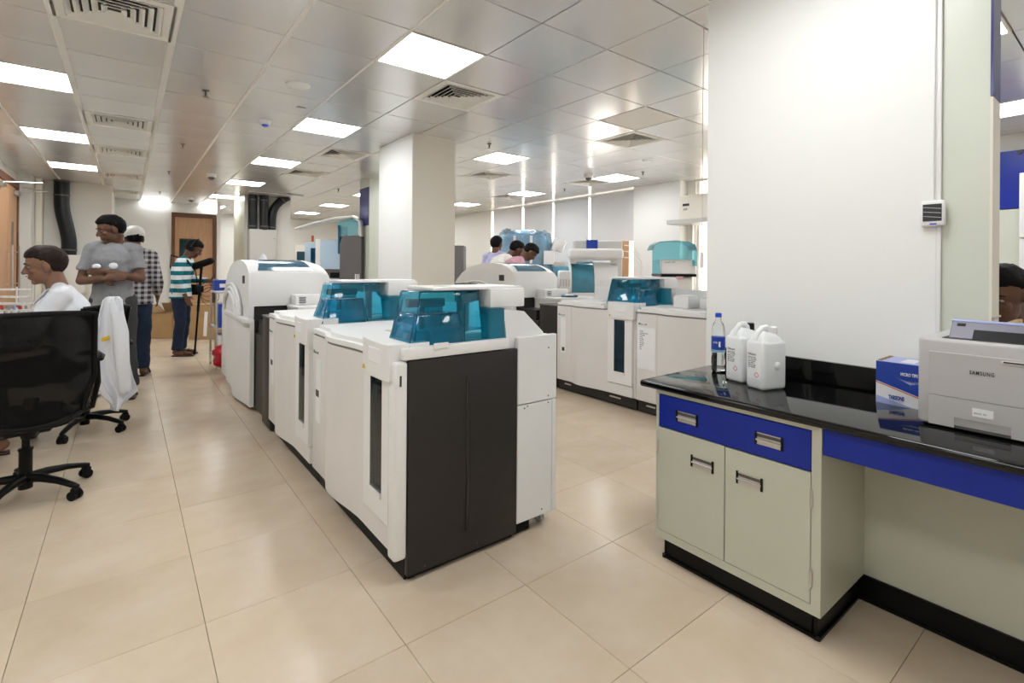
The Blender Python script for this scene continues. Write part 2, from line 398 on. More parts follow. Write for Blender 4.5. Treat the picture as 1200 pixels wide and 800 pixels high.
for k, (c, r) in enumerate(vents):
    o = vp if k == 0 else copy_tree(vp); x, y = cell(c, r)
    place(o, (x, y, CZ), 0, 'square white louvred air diffuser '+VL[k])

# ceiling fittings
def sprinkler(x, y, lab):
    t = thing('sprinkler', lab, 'sprinkler', (x, y, CZ), group='fire sprinkler heads')
    MB().lathe([(.028, -.001), (.026, -.008), (.01, -.010)]).build('rosette', 'dark2', t)
    MB().cyl((0, 0, -.008), (0, 0, -.045), .007).box(-.004, .004, -.016, .016, -.04, -.034).lathe([(.020, -.058), (.024, -.056), (.005, -.050)], n=10).build('head', 'dark2', t)
for x, y, l in ((.532, 5.06, 'brass sprinkler head hanging left of the round ceiling speaker'), (.545, 7.5, 'sprinkler head, second one back above the left aisle'), (.532, 9.85, 'sprinkler head, third one back above the left aisle'), (.53, 12.7, 'tiny sprinkler head nearest the far door'), (3.52, 5.02, 'sprinkler head just right of the square pillar'), (6.43, 4.95, 'sprinkler head right of the lamp nearest the white column'), (6.68, 6.99, 'sprinkler head beside the far lamp above the blinds'), (3.3, 9.9, 'sprinkler head left of the blue topped partition')): sprinkler(x, y, l)
t = thing('smoke_detector', 'white smoke detector with dark blue sensor dome on ceiling', 'detector', (1.138, 5.73, CZ))
MB().lathe([(.062, 0), (.060, -.02), (.045, -.04), (.035, -.042)]).build('base', 'plastic2', t); MB().lathe([(.034, -.040), (.030, -.056), (.012, -.066)]).build('sensor', 'cap', t)
for x, y, l in ((1.129, 4.415, 'round flush white ceiling speaker left of the big lamp'), (5.785, 4.347, 'round flush white ceiling speaker near the window column')):
    t = thing('ceiling_speaker', l, 'speaker', (x, y, CZ))
    MB().lathe([(.098, 0), (.096, -.006), (.086, -.008)], n=32).build('rim', 'plastic2', t); MB().lathe([(.085, -.0065), (.01, -.0075)], n=32).build('grille', 'greyl', t)
for x, y, l in ((1.105, 9.65, 'grey dome camera on ceiling above the far aisle'), (1.14, 13.4, 'small grey dome camera close to the far door'), (5.935, 5.65, 'white dome camera with dark lens by the window lamp')):
    t = thing('dome_camera', l, 'camera', (x, y, CZ))
    MB().lathe([(.075, 0), (.072, -.05), (.055, -.06)]).build('housing', 'plastic2', t); MB().ball((0, 0, -.058), (.052, .052, .05)).build('dome', 'dark2', t)
tag(MB().box(1.27, 1.35, 5.0, 5.03, CZ-.012, CZ, bev=.003).build('ceiling_hook', 'greyl', origin=(1.3, 5, CZ-.012)), 'small white clip between ceiling speaker and smoke detector', 'clip')

# walls
H = 2.90
struct(MB().box(X0-.15, X0, Y0, 11.85, 0, H), 'wall_left', 'wall')
struct(MB().box(X0-.15, -1.30, 11.72, 12.5, 0, H), 'wall_left_return', 'wall')
struct(MB().box(-1.30, -1.20, 12.12, 12.5, 0, H, bev=.03, seg=3), 'trim_1', 'wall_beige')
struct(MB().box(-1.30, -.24, 12.35, 17.4, 0, H), 'wall_duct', 'wall')
struct(MB().box(-.24, 1.86, 14.9, 15.1, 0, H), 'wall_back', 'wall_white')
struct(MB().box(1.82, 1.90, 14.75, 15.1, 0, H), 'trim_2', 'wall_white')
struct(MB().box(X0, X1, 17.25, 17.4, 0, H), 'wall_far', 'wall')
struct(MB().box(X0-.15, X1, Y0-.15, Y0, 0, H), 'wall_front', 'wall')
struct(MB().box(1.97, 2.89, 11.85, 13.2, 0, H), 'wall_shaft', 'wall')
struct(MB().box(1.955, 1.985, 11.80, 13.0, 0, H), 'trim_3', 'cab')
# right wall with window openings
wr = MB()
def wallx(x0, x1, ya, yb, z0, z1): wr.box(x0, x1, ya, yb, z0, z1)
wallx(7.75, 7.95, 10.95, 17.4, 0, H)                   # left of the blinds
wallx(7.75, 7.95, 6.0, 10.95, 0, .75); wallx(7.75, 7.95, 6.0, 10.95, 2.84, H)
wallx(7.75, 7.95, 4.85, 6.0, 0, H)
wallx(7.75, 7.95, 2.9, 4.85, 0, .9); wallx(7.75, 7.95, 2.9, 4.85, 2.84, H)
wallx(7.75, 7.95, Y0, 2.9, 0, H)
struct(wr, 'wall_right', 'wall')
struct(MB().box(7.55, 7.75, 5.02, 6.02, 0, H), 'wall_column', 'wall_white')
pil = struct(MB().box(2.56, 3.12, 5.16, 6.1, 0, H, bev=.004), 'wall_pillar', 'wall_beige')
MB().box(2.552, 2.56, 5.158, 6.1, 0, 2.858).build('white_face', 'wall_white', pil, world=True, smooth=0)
struct(MB().box(2.60, 2.92, .545, 1.555, 0, H), 'wall_block', 'wall_white')
# sage partition beside the block, with blue film on its upper end
pt = struct(MB().box(2.615, 2.75, .388, .542, 0, H), 'wall_partition', 'laminate')
MB().box(2.60, 2.612, .530, .545, .9, 2.86, bev=.002).build('corner_bead', 'plastic2', pt, world=True, smooth=0)
MB().box(2.613, 2.755, .380, .3885, 2.02, 2.86).build('blue_panel', 'bluefilm', pt, world=True, smooth=0)
MB().box(2.613, 2.755, .380, .3885, .82, 2.015).build('edge_panel', 'wall_beige', pt, world=True, smooth=0)
MB().box(2.612, 2.758, .374, .380, 1.165, 1.172).build('edge_clip', 'steel', pt, world=True, smooth=0)
# far partition of the same kind
p2 = struct(MB().box(3.32, 3.75, 8.35, 8.80, 0, H), 'wall_partition_far', 'laminate')
MB().box(3.312, 3.32, 8.36, 8.78, 2.05, 2.72).build('blue_panel', 'bluefilm', p2, world=True, smooth=0)
# panels at right, far side: blue above, sage below
struct(MB().box(7.66, 7.74, -1.2, 2.2, 0, 2.02), 'trim_4', 'laminate')
struct(MB().box(7.65, 7.74, -1.2, 2.2, 2.03, 2.66), 'trim_5', 'blue')
# baseboards
struct(MB().box(-.24, .86, 14.885, 14.9, 0, .12), 'baseboard_back', 'wall_beige')
M['skirt'] = mat('tile_skirting', (.50, .37, .25), .3)
bpy.data.objects['baseboard_back'].data.materials[0] = M['skirt']
struct(MB().box(-1.20, -.24, 12.335, 12.35, 0, .12), 'baseboard_duct', 'skirt')
struct(MB().box(1.90, 4.0, 17.235, 17.25, 0, .12), 'baseboard_far', 'skirt')
struct(MB().box(3.32, 3.75, 8.335, 8.35, 0, .12), 'baseboard_partition', 'skirt')
struct(MB().box(X0, X0+.015, Y0, 10.5, 0, .12), 'baseboard_left', 'skirt')

# far door
d1 = struct(MB().box(.93, 1.74, 14.86, 14.90, .02, 2.52, bev=.004), 'door_1', 'wood')
b = MB().box(.86, .93, 14.83, 14.90, 0, 2.63).box(1.74, 1.81, 14.83, 14.90, 0, 2.63).box(.93, 1.74, 14.83, 14.90, 2.52, 2.63)
b.build('door_frame', 'wood_dark', d1, world=True, smooth=0)
MB().box(1.03, 1.28, 14.845, 14.862, 1.50, 1.98).build('vision_panel', 'smoke', d1, world=True, smooth=0)
b = MB().box(1.02, 1.29, 14.84, 14.86, 1.97, 1.99).box(1.02, 1.29, 14.84, 14.86, 1.49, 1.51).box(1.02, 1.035, 14.84, 14.86, 1.5, 1.98).box(1.275, 1.29, 14.84, 14.86, 1.5, 1.98)
b.build('vision_frame', 'wood_dark', d1, world=True, smooth=0)
MB().cyl((.99, 14.80, 1.0), (.99, 14.80, 1.25), .01).cyl((.99, 14.86, 1.02), (.99, 14.80, 1.02), .008).cyl((.99, 14.86, 1.23), (.99, 14.80, 1.23), .008).build('handle', 'steel', d1, world=True)
# left double door
d2 = struct(MB().box(X0+.001, X0+.045, 10.72, 11.50, .02, 2.56, bev=.004), 'door_2', 'wood')
MB().box(X0, X0+.06, 11.50, 11.60, 0, 2.68).box(X0, X0+.06, 9.80, 11.50, 2.57, 2.68).build('door_frame', 'wood_dark', d2, world=True, smooth=0)
MB().box(X0+.044, X0+.05, 11.05, 11.2, 1.25, 2.0).build('vision_panel', 'smoke', d2, world=True, smooth=0)
for y in (11.26, ): MB().cyl((X0+.11, y, .92), (X0+.11, y, 1.62), .016).cyl((X0+.04, y, 1.02), (X0+.11, y, 1.02), .01).cyl((X0+.04, y, 1.52), (X0+.11, y, 1.52), .01).build('pull_handle', 'steel', d2, world=True)
MB().box(X0+.045, X0+.10, 11.2, 11.45, 2.44, 2.51, bev=.006).cyl((X0+.08, 11.25, 2.50), (X0+.42, 11.48, 2.56), .012).cyl((X0+.42, 11.48, 2.56), (X0+.10, 11.5, 2.60), .010).build('door_closer', 'steel', d2, world=True)
d3 = struct(MB().box(X0+.001, X0+.045, 9.90, 10.70, .02, 2.56, bev=.004), 'door_3', 'wood')
MB().cyl((X0+.11, 10.6, .92), (X0+.11, 10.6, 1.62), .016).cyl((X0+.04, 10.6, 1.02), (X0+.11, 10.6, 1.02), .01).cyl((X0+.04, 10.6, 1.52), (X0+.11, 10.6, 1.52), .01).build('pull_handle', 'steel', d3, world=True)
MB().box(X0+.045, X0+.10, 9.98, 10.2, 2.44, 2.51, bev=.006).cyl((X0+.08, 10.0, 2.50), (X0+.45, 10.5, 2.58), .012).build('door_closer', 'steel', d3, world=True)

# windows and roller blinds on the right wall
wn = struct(MB().box(7.86, 7.865, 6.0, 10.95, .75, 2.84), 'window_1', 'sky_glass')
b = MB()
for y in (6.02, 7.3, 8.43, 9.55, 10.78): b.box(7.80, 7.86, y-.0, y+.03, .75, 2.84)
b.box(7.80, 7.86, 6.0, 10.95, .75, .79).build('window_frame', 'plastic2', wn, world=True, smooth=0)
wn2 = struct(MB().box(7.86, 7.865, 2.9, 4.85, .9, 2.84), 'window_2', 'sky_glass')
MB().box(7.80, 7.86, 2.9, 2.94, .9, 2.84).box(7.80, 7.86, 4.81, 4.85, .9, 2.84).box(7.80, 7.86, 3.86, 3.9, .9, 2.84).box(7.80, 7.86, 2.9, 4.85, .9, .94).build('window_frame', 'plastic2', wn2, world=True, smooth=0)
gaps = [10.80, 9.53, 8.43, 7.30, 6.02]
for k in range(4):
    ya, yb = gaps[k+1]+(.035 if k < 3 else 0), gaps[k]-.035
    zb = (1.0, 1.05, 1.0, 1.87)[k]
    lab = ['grey roller blind farthest left, lowered behind the man in lavender', 'grey roller blind second from the left, lowered behind the wrapped machine', 'grey roller blind third from the left, lowered to the machines', 'grey roller blind pulled only half down beside the white column'][k]
    t = thing('roller_blind', lab, 'blind', (7.70, (ya+yb)/2, 2.80), group='grey roller blinds on the long window')
    n = 12; b = MB()
    pts = [((ya+(yb-ya)*q/n), 7.705+.006*math.sin(q*2.1+k)) for q in range(n+1)]
    poly = [(x, y) for y, x in pts]+[(x+.003, y) for y, x in reversed(pts)]
    b.prism(poly, 2, zb, 2.80).build('fabric', 'blind', t, world=True)
    MB().cyl((7.72, ya, 2.81), (7.72, yb, 2.81), .026).build('roller', 'blind', t, world=True)
    MB().box(7.700, 7.714, ya, yb, zb-.02, zb+.01, bev=.003).build('bottom_bar', 'plastic2', t, world=True, smooth=0)

# ================================================================== ANALYSER LINES
def front_poly(wd, x_in, bulge=.036, off=0.0):
    """plan outline of a front panel: x runs to the back, y along the line"""
    return [(-bulge*f+off, t*wd) for t, f in ((.29, 0), (.36, .06), (.42, .25), (.48, .50), (.54, .76), (.59, .93), (.63, 1.0), (.665, .97), (.70, .80), (.73, .50), (.76, .20), (.78, .04), (.79, 0))]
def analyser(loc, wd, label, group, has_end=False, hl=1.0):
    t = thing('analyser', label, 'analyser', loc, 0, group)
    zt, zb = .955, .122
    MB().box(.045, .74, .01, wd-.003, .008, .13).build('plinth', 'rubber', t, smooth=0)
    MB().box(.02, .80, .012, wd-.004, .12, .93).build('body', 'plastic', t, smooth=0)
    # curved front panel
    P = front_poly(wd, .06)
    MB().prism([(.03, P[0][1])]+P+[(.03, P[-1][1])], 2, zb, .925).build('curved_panel', 'plastic', t, smooth=30)
    MB().box(-.0, .03, wd*.79+.004, wd-.006, zb, .925, bev=.004, seg=2).build('side_strip', 'plastic', t)
    # narrow door with a tall smoked window
    d0, d1_, w0, w1 = (.05 if has_end else .035), .335, .125, .255
    b = MB().box(-.012, .02, d0+.004, w0, zb+.11, .86).box(-.012, .02, w1, d1_, zb+.11, .86).box(-.012, .02, w0, w1, zb+.11, .34).box(-.012, .02, w0, w1, .845, .86)
    dr = b.build('door', 'plastic2', t, smooth=0)
    MB().box(-.0115, -.006, w0, w1, .34, .845).build('window', 'smoke', dr, smooth=0)
    MB().prism([(w0-.004, .325), (w1+.004, .325), (w1+.004, .345), (w0-.004, .345)], 0, -.020, -.008).build('sill', 'plastic2', dr, smooth=0)
    MB().box(.0195, .0215, w0, w1, .34, .845).build('cassette', 'inner', dr, smooth=0)
    MB().box(.006, .018, w0+.012, w1-.02, .36, .52).build('bottle', 'inner2', dr, smooth=0)
    # kick panel under the door: raised trapezoid
    MB().box(-.004, .02, d0, d1_+.01, zb, zb+.102, bev=.004).build('kick_panel', 'plastic', t)
    # projecting head above the door
    hd = MB().prism([(.16, .012), (-.028, .012), (-.040, .05), (-.036, .20), (-.020, .33), (.16, .33)], 2, .862, 1.015).build('head', 'plastic2', t, smooth=30)
    MB().box(-.0425, -.036, .085, .21, .925, .99, bev=.003).build('head_badge', 'label', hd, smooth=0)
    MB().prism([(.285, .876), (.308, .876), (.2965, .895)], 0, -.032, -.026).build('warning_sticker', 'yellow', hd, smooth=0)
    # work deck
    F = front_poly(wd, .06, .040, -.004)
    deck = [(.60, .34)]+[(x, y) for x, y in F if y > .34]+[(-.004, wd*.985), (.60, wd*.985)]
    MB().prism([(x+.012, y) for x, y in deck], 2, .925, .942).build('deck_gasket', 'seam', t, smooth=30)
    MB().prism(deck, 2, .940, .965).build('deck', 'plastic2', t, smooth=30)
    lid = [(.50, .36)]+[(x+.03, y) for x, y in F if .42 < y]+[(.03, wd*.97), (.50, wd*.97)]
    MB().prism(lid, 2, .965, .985).build('disc_lid', 'plastic2', t, smooth=30)
    MB().box(.25, .33, .62, .70, .985, .988, bev=.001).build('lid_latch', 'greyl', t, smooth=0)
    MB().box(.03, .60, .02, .36, .925, .978, bev=.004).build('front_rail', 'plastic2', t)
    # rear tower
    prof = [(.575, .12), (.575, 1.138), (.70, 1.124), (.83, 1.010), (.83, .985), (.875, .985), (.875, .12)]
    MB().prism(prof, 1, .015, wd-.03).build('rear_tower', 'white', t, smooth=0)
    # teal hood, two tiers of thin clear sheet
    def hood(name, x0, x1, y0, y1, z0, z1, ins, par=None):
        b = MB(); a = [(x0, y0), (x1, y0), (x1, y1), (x0, y1)]; c = [(x0+ins, y0+ins*.5), (x1-ins*.3, y0+ins*.5), (x1-ins*.3, y1-ins*.6), (x0+ins, y1-ins*.6)]
        A = [b.bm.verts.new((*q_, z0)) for q_ in a]; B = [b.bm.verts.new((*q_, z1)) for q_ in c]
        for k in range(4): b.bm.faces.new((A[k], A[(k+1) % 4], B[(k+1) % 4], B[k]))
        b.bm.faces.new(B)
        es = [e for e in b.bm.edges if not e.is_boundary]
        bmesh.ops.bevel(b.bm, geom=es, offset=.012, segments=3, affect='EDGES', profile=.5)
        return b.build(name, 'teal', par or t)
    hd2 = hood('hood', .10, .478, .055, .055+.26*hl, .985, 1.232, .045)
    hood('hood_front', .055, .345, .012, .012+.238*hl, .975, 1.135, .05, hd2)
    hood('hood_side', .480, .592, .012, .31*hl, .985, 1.145, .01, hd2)
    MB().tube([(.06, .012, .985), (.10, .038, 1.135), (.33, .038, 1.135), (.35, .012, .985)], .004, 6).build('hood_rib', 'tealsolid', hd2)
    MB().tube([(.105, .055, .985), (.145, .078, 1.232), (.465, .078, 1.232)], .004, 6).build('hood_rib', 'tealsolid', hd2)
    # mechanisms seen through the hood
    b = MB().cyl((.42, .17, .985), (.42, .17, 1.20), .022).box(.40, .47, .14, .20, 1.17, 1.215, bev=.005).cyl((.24, .24, .985), (.24, .24, 1.19), .014).box(.16, .36, .22, .26, 1.15, 1.19, bev=.005)
    b.build('pipetting_arm', 'tealsolid', t)
    MB().box(.20, .38, .07, .16, .985, 1.06, bev=.008).lathe([(.06, .985), (.06, 1.045), (.045, 1.05)], c=(.165, .15, 0), n=20).build('reagent_disc', 'inner', t)
    MB().box(.28, .36, .24, .32, .985, 1.16, bev=.006).box(.495, .575, .16, .27, .985, 1.11, bev=.004).build('pump_block', 'inner2', t)
    # flat white arm over the hood
    MB().box(.20, .72, .06, .33*hl, 1.236, 1.252, bev=.006, seg=2).build('top_arm', 'plastic2', t)
    MB().box(.512, .728, .045, .33*hl, 1.146, 1.240, bev=.006, seg=2).build('arm_housing', 'plastic2', t)
    MB().cyl((.33, .20, 1.2535), (.33, .20, 1.2520), .045).build('arm_cover', 'greyl', t)
    # marks
    y = wd*.965
    lettering('lus x 60', .022, 'ink', t, frame_m((-.002, wd-.055, .822), (0, -1, 0), (0, 0, 1)), name='model_lettering')
    MB().box(-.0025, .0, wd-.050, wd-.030, .822, .840).build('logo_mark', 'green', t, smooth=0)
    return t

def end_cap(t, wd):
    """dark end panel and number strip, for the machine whose side faces the camera"""
    MB().box(.045, .635, -.02, .010, .03, .945, bev=.006, seg=2).build('end_panel', 'dark', t)
    MB().box(.335, .352, -.026, -.019, .137, .850, bev=.003).build('pressed_groove', 'dark', t)
    MB().box(.06, .62, -.0, .01, .01, .03).build('bottom_rail', 'rubber', t, smooth=0)
    MB().box(.02, .575, -.025, .014, .950, 1.0, bev=.005, seg=2).build('end_rail', 'plastic2', t)
    MB().box(.16, .235, -.030, -.022, .985, 1.012, bev=.003).build('rail_clip', 'plastic2', t, smooth=0)
    MB().box(-.018, .042, -.022, .048, .11, .945, bev=.014, seg=3).build('corner_strip', 'plastic2', t)
    MB().box(.638, .90, -.018, .012, .66, .998, bev=.004).build('upper_side_panel', 'white', t, smooth=0)
    MB().box(.638, .868, -.018, .012, .07, .655, bev=.003).build('lower_side_panel', 'white', t, smooth=0)
    MB().box(.872, .90, -.016, .30, .07, .655, bev=.003).build('rear_post', 'white', t, smooth=0)
    MB().box(.80, .898, .012, wd-.02, .30, .99).build('rear_casing', 'white', t, smooth=0)
    for x, z in ((.68, .64), (.70, .648), (.84, .93), (.84, .68), (.84, .645), (.80, .10), (.40, .06), (.13, .05)):
        MB().cyl((x, -.0205, z), (x, -.0175, z), .004, n=8).build('screw', 'dark2', t)
    for x, y in ((.76, .05), (.84, .05)):
        c = MB().box(x-.012, x+.012, y-.02, y+.02, .05, .075).cyl((x-.012, y, .029), (x+.012, y, .029), .029).build('caster', 'wheel', t)
        MB().cyl((x-.0135, y, .029), (x+.0135, y, .029), .012).build('hub', 'steel', c)
    for x in (.09, .58): MB().cyl((x, .03, 0), (x, .03, .03), .018, n=12).build('foot', 'rubber', t)
    lettering('1', .062, 'ink', t, frame_m((-.008, -.0228, .845), (1, 0, 0), (0, 0, 1)), name='number_lettering', bold=.0016)

GA, GB = 'near analyser line', 'second analyser line'
a1 = analyser((.90, 1.95, 0), 1.20, 'white analyser with teal hood and dark end panel numbered 1, nearest the camera', GA, True)
end_cap(a1, 1.20)
a2 = analyser((.90, 3.15, 0), 1.18, 'second white analyser in the near line, directly behind the one numbered 1', GA)
for t in (a1, a2):
    w_ = 1.2 if t is a1 else 1.18
    for z0, z1, m_ in ((.42, .79, 'label'), (.57, .61, 'ink')): MB().box(-.0022 if m_ == 'label' else -.003, .0, w_-.16+(.02 if m_ == 'ink' else 0), w_-.08, z0, z1).build('notice', m_, t, smooth=0)

b1 = analyser((3.76, 1.86, 0), 1.10, 'white analyser of the second line, partly hidden by the wall block and bench', GB, hl=1.5)
b2 = analyser((3.76, 2.96, 0), 1.08, 'white analyser of the second line with tall smoked window, left of the printed notice', GB, hl=1.55)
MB().box(-.0022, 0, .94, 1.02, .42, .80).build('notice', 'label', b2, smooth=0)
MB().box(-.003, -.001, .955, .995, .44, .48).build('notice_mark', 'ink', b2, smooth=0)
MB().box(-.003, -.0, .885, 1.075, .42, .80).build('notice', 'label', b1, smooth=0)
lettering('\n'.join(['Daily', 'maintenance', 'Weekly', 'rinse', 'probe', 'check', 'sample', 'waste', 'QC', 'log']), .018, 'ink', b1, frame_m((-.0035, 1.055, .76), (0, -1, 0), (0, 0, 1)), name='notice_lettering')
for t, w_ in ((b1, 1.10), (b2, 1.08)):
    MB().box(.026, .05, .20, .34, .072, .088, bev=.003).build('pull_latch', 'steel', t, smooth=0)
    MB().box(.026, .05, w_-.2, w_-.1, .072, .088, bev=.003).build('pull_latch', 'steel', t, smooth=0)
    MB().box(.03, .06, .01, w_-.01, .02, .13).build('plinth_panel', 'dark', t, smooth=0)
MB().box(.036, .05, .12, .22, .085, .098, bev=.003).build('pull_latch', 'steel', a1, smooth=0)
MB().box(.036, .05, .12, .22, .085, .098, bev=.003).build('pull_latch', 'steel', a2, smooth=0)
tag(MB().box(3.78, 4.5, -1.9, 1.84, .02, .96, bev=.01).box(3.9, 4.7, -1.8, 1.8, 0, .03).build('bench_run', 'plastic', origin=(4.1, 0, 0)), 'white machine bench continuing behind the wall block', 'bench')

def dome_unit(loc, label, group):
    """loader with a big white rounded hood; local x to the back, y along the line"""
    t = thing('sample_loader', label, 'analyser', loc, 0, group)
    L = 1.78
    MB().box(.07, .70, .05, L-.05, .0, .12).build('plinth', 'rubber', t, smooth=0)
    MB().box(.03, .66, .02, L-.34, .04, .962, bev=.004).build('body', 'dark', t, smooth=0)
    # white front skin: slightly bulging toward the far end
    n = 12; P = [(-.005-.05*math.sin(min(1, k/n*1.25)*PI)**2, .005+(L-.40)*k/n) for k in range(n+1)]
    MB().prism([(.03, .005)]+P+[(.03, L-.395)], 2, .04, .845).build('front_panel', 'plastic2', t, smooth=30)
    MB().box(.0, .60, L-.385, L, .05, .86, bev=.02, seg=2).build('side_module', 'plastic2', t)
    MB().box(-.004, .01, L-.30, L-.06, .10, .75, bev=.01, seg=2).build('side_door', 'plastic2', t)
    # hood
    prof = [(-.0, .965), (.0, 1.262), (.04, 1.300), (.12, 1.345), (.24, 1.378), (.42, 1.395), (.62, 1.393), (.84, 1.372), (1.02, 1.330), (1.18, 1.262), (1.32, 1.165), (1.43, 1.04), (1.50, .93), (1.52, .86)]
    b = MB(); xs = [(-.02, 0), (.0, 0), (.56, 0), (.63, .03), (.69, .09), (.71, .15)]
    rings = []
    for x, s_ in xs:
        ring = []
        for y, z in prof:
            zz = .965+(z-.965)*(1-s_*1.1); yy = y*(1-s_*.3)+.0
            ring.append(b.bm.verts.new((x, yy, zz)))
        rings.append(ring)
    for p, q_ in zip(rings, rings[1:]):
        for k in range(len(prof)-1): b.bm.faces.new((p[k], p[k+1], q_[k+1], q_[k]))
        b.bm.faces.new((p[-1], p[0], q_[0], q_[-1]))
    b.bm.faces.new(rings[0]); b.bm.faces.new(rings[-1][::-1])
    hd = b.build('hood', 'plastic2', t, smooth=50)
    # lid window lying on the curved top
    b = MB(); sel = [(.03, 1.292), (.07, 1.322), (.12, 1.3475), (.24, 1.381), (.42, 1.398), (.62, 1.396), (.74, 1.386)]
    r1 = [b.bm.verts.new((.06+.012*k, y, z+.003)) for k, (y, z) in enumerate(sel)][:]; r2 = [b.bm.verts.new((.555-.012*k, y, z+.003)) for k, (y, z) in enumerate(sel)]
    for k in range(len(sel)-1): b.bm.faces.new((r1[k], r1[k+1], r2[k+1], r2[k]))
    b.build('lid_window', 'bluewin', hd)
    # concentric arches on the front cheek
    for k, (r_, x_) in enumerate(((.40, -.045), (.34, -.055), (.28, -.065))):
        pts = [(x_, .78+r_*math.cos(a*PI/14)*1.25, .865+r_*math.sin(a*PI/14)*.72) for a in range(15)]
        MB().tube(pts, .016, 8).build('arch_rib', 'plastic2', hd)
    MB().prism([(.36, .862)]+[(.78+.36*math.cos(a*PI/14)*1.2, .866+.33*math.sin(a*PI/14)*.72) for a in range(15)][::-1] if False else [(.78+.40*math.cos(a*PI/14)*1.22, .866+.38*math.sin(a*PI/14)*.72) for a in range(15)], 0, -.05, -.015).build('arch_door', 'plastic2', hd, smooth=30)
    MB().box(-.06, .03, .0, 1.16, .80, .862, bev=.02, seg=3).build('hood_lip', 'plastic2', hd)
    MB().box(-.02, .028, .0, 1.45, .85, .975, bev=.006).build('cheek', 'plastic2', hd)
    MB().box(-.024, -.018, .19, .30, 1.17, 1.245, bev=.003).build('badge', 'ink', hd, smooth=0)
    # grey step next to it
    MB().box(.04, .29, -.40, .02, .03, .72, bev=.006).build('lower_step', 'dark', t, smooth=0)
    MB().box(.06, .29, -.34, .02, .715, .84).build('recess', 'dark', t, smooth=0)
    return t
da = dome_unit((.90, 5.07, 0), 'white rounded-hood loader with blue lid window at the far end of the near line', GA)
db = copy_tree(da); place(db, (3.76, 4.80, 0), 0, 'white rounded-hood loader with blue lid window in the second line, below the three men', GB)
def side_box(loc, label, group):
    t = thing('end_cabinet', label, 'cabinet', loc, 0, group)
    MB().box(.005, .42, 0, .30, .02, .915, bev=.006, seg=2).build('casing', 'dark', t)
    MB().box(.0, .42, -.01, .31, .912, .925, bev=.003).build('top_plate', 'dark2', t, smooth=0)
    return t
sa = side_box((.91, 4.345, 0), 'dark grey end cabinet between near line analysers and the rounded loader', GA)
sb = copy_tree(sa); place(sb, (3.77, 4.05, 0), 0, 'dark grey end cabinet in the second line beside the rounded loader', GB)
def transport(loc, label, group):
    t = thing('sample_transport', label, 'machine', loc, 0, group)
    MB().box(0, .60, 0, .40, .02, .945, bev=.006).build('casing', 'plastic', t)
    MB().box(-.005, .64, -.005, .40, .945, .975, bev=.006, seg=2).build('top', 'plastic2', t)
    b_ = MB().box(.03, .42, .22, .39, .975, 1.070, bev=.010, seg=2).build('track_box', 'plastic2', t)
    for k in range(3): MB().box(.06, .12, .214, .224, .998+.02*k, 1.006+.02*k).build('slot', 'ink', b_, smooth=0)
    return t
ta = transport((1.21, 4.662, 0), 'white sample transport box with three slots beside the near rounded loader', GA)
tb = copy_tree(ta); place(tb, (4.07, 4.392, 0), 0, 'white sample transport box with three slots beside the second rounded loader', GB)
tcb = thing('sample_tray', 'round dark blue sample tray on the transport unit in the second line', 'tray', (4.40, 4.50, .975))
MB().lathe([(.10, .0), (.11, .012), (.10, .022)], n=28).build('disc', 'tealsolid', tcb); MB().lathe([(.06, .02), (.05, .034), (.03, .036)]).build('hub', 'plastic2', tcb)

# ================================================================== BENCH, RIGHT FOREGROUND
cb = thing('base_cabinet', 'sage green steel base cabinet with blue drawer under black worktop', 'cabinet', (2.18, 1.08, 0))
MB().box(1.9855, 2.395, .7455, 1.4045, .105, .775).build('body', 'cab', cb, world=True, smooth=0)
b = MB().box(1.965, 1.985, .725, .757, .10, .785).box(1.965, 1.985, 1.411, 1.425, .10, .785).box(1.965, 1.985, .757, 1.411, .766, .785).box(1.965, 1.985, .757, 1.411, .10, .135)
b.box(1.9851, 2.40, .725, .745, .10, .785).box(1.9851, 2.40, 1.405, 1.425, .10, .785)
b.build('face_frame', 'cab', cb, world=True, smooth=0)
MB().box(1.975, 1.984, .757, 1.411, .13, .77).build('gap_backing', 'blackmatt', cb, world=True, smooth=0)
def recessed_pull(par, y, z, x=1.961):
    wd, hh = .094, .046; t = .004
    h_ = MB().box(x-.003, x+.004, y-wd/2, y+wd/2, z-hh/2, z-hh/2+t*1.6).box(x-.003, x+.004, y-wd/2, y+wd/2, z+hh/2-t, z+hh/2).box(x-.0015, x+.002, y-wd/2, y+wd/2, z-hh/2, z+.006).build('handle', 'steel', par, world=True, smooth=0)
    MB().box(x-.0045, x+.004, y-wd/2-.006, y-wd/2+.002, z-hh/2-.002, z+hh/2+.002).build('end_piece', 'black', h_, world=True, smooth=0)
    MB().box(x-.0045, x+.004, y+wd/2-.002, y+wd/2+.006, z-hh/2-.002, z+hh/2+.002).build('end_piece', 'black', h_, world=True, smooth=0)
    MB().box(x-.001, x+.003, y-wd/2, y+wd/2, z+.006, z+hh/2-t).build('recess', 'dark2', h_, world=True, smooth=0)
    MB().cyl((x-.006, y-wd/2, z-.004), (x-.006, y+wd/2, z-.004), .004, n=10).build('grip', 'steel', h_, world=True)
dw = MB().box(1.962, 1.982, .759, 1.409, .617, .762, bev=.0015).build('drawer', 'blue', cb, world=True, smooth=0)
recessed_pull(dw, 1.262, .686); recessed_pull(dw, .907, .686)
dl = MB().box(1.962, 1.982, 1.088, 1.409, .138, .611, bev=.0015).build('door', 'cab', cb, world=True, smooth=0); recessed_pull(dl, 1.187, .508)
dr = MB().box(1.962, 1.982, .759, 1.084, .138, .611, bev=.0015).build('door', 'cab', cb, world=True, smooth=0); recessed_pull(dr, .982, .506)
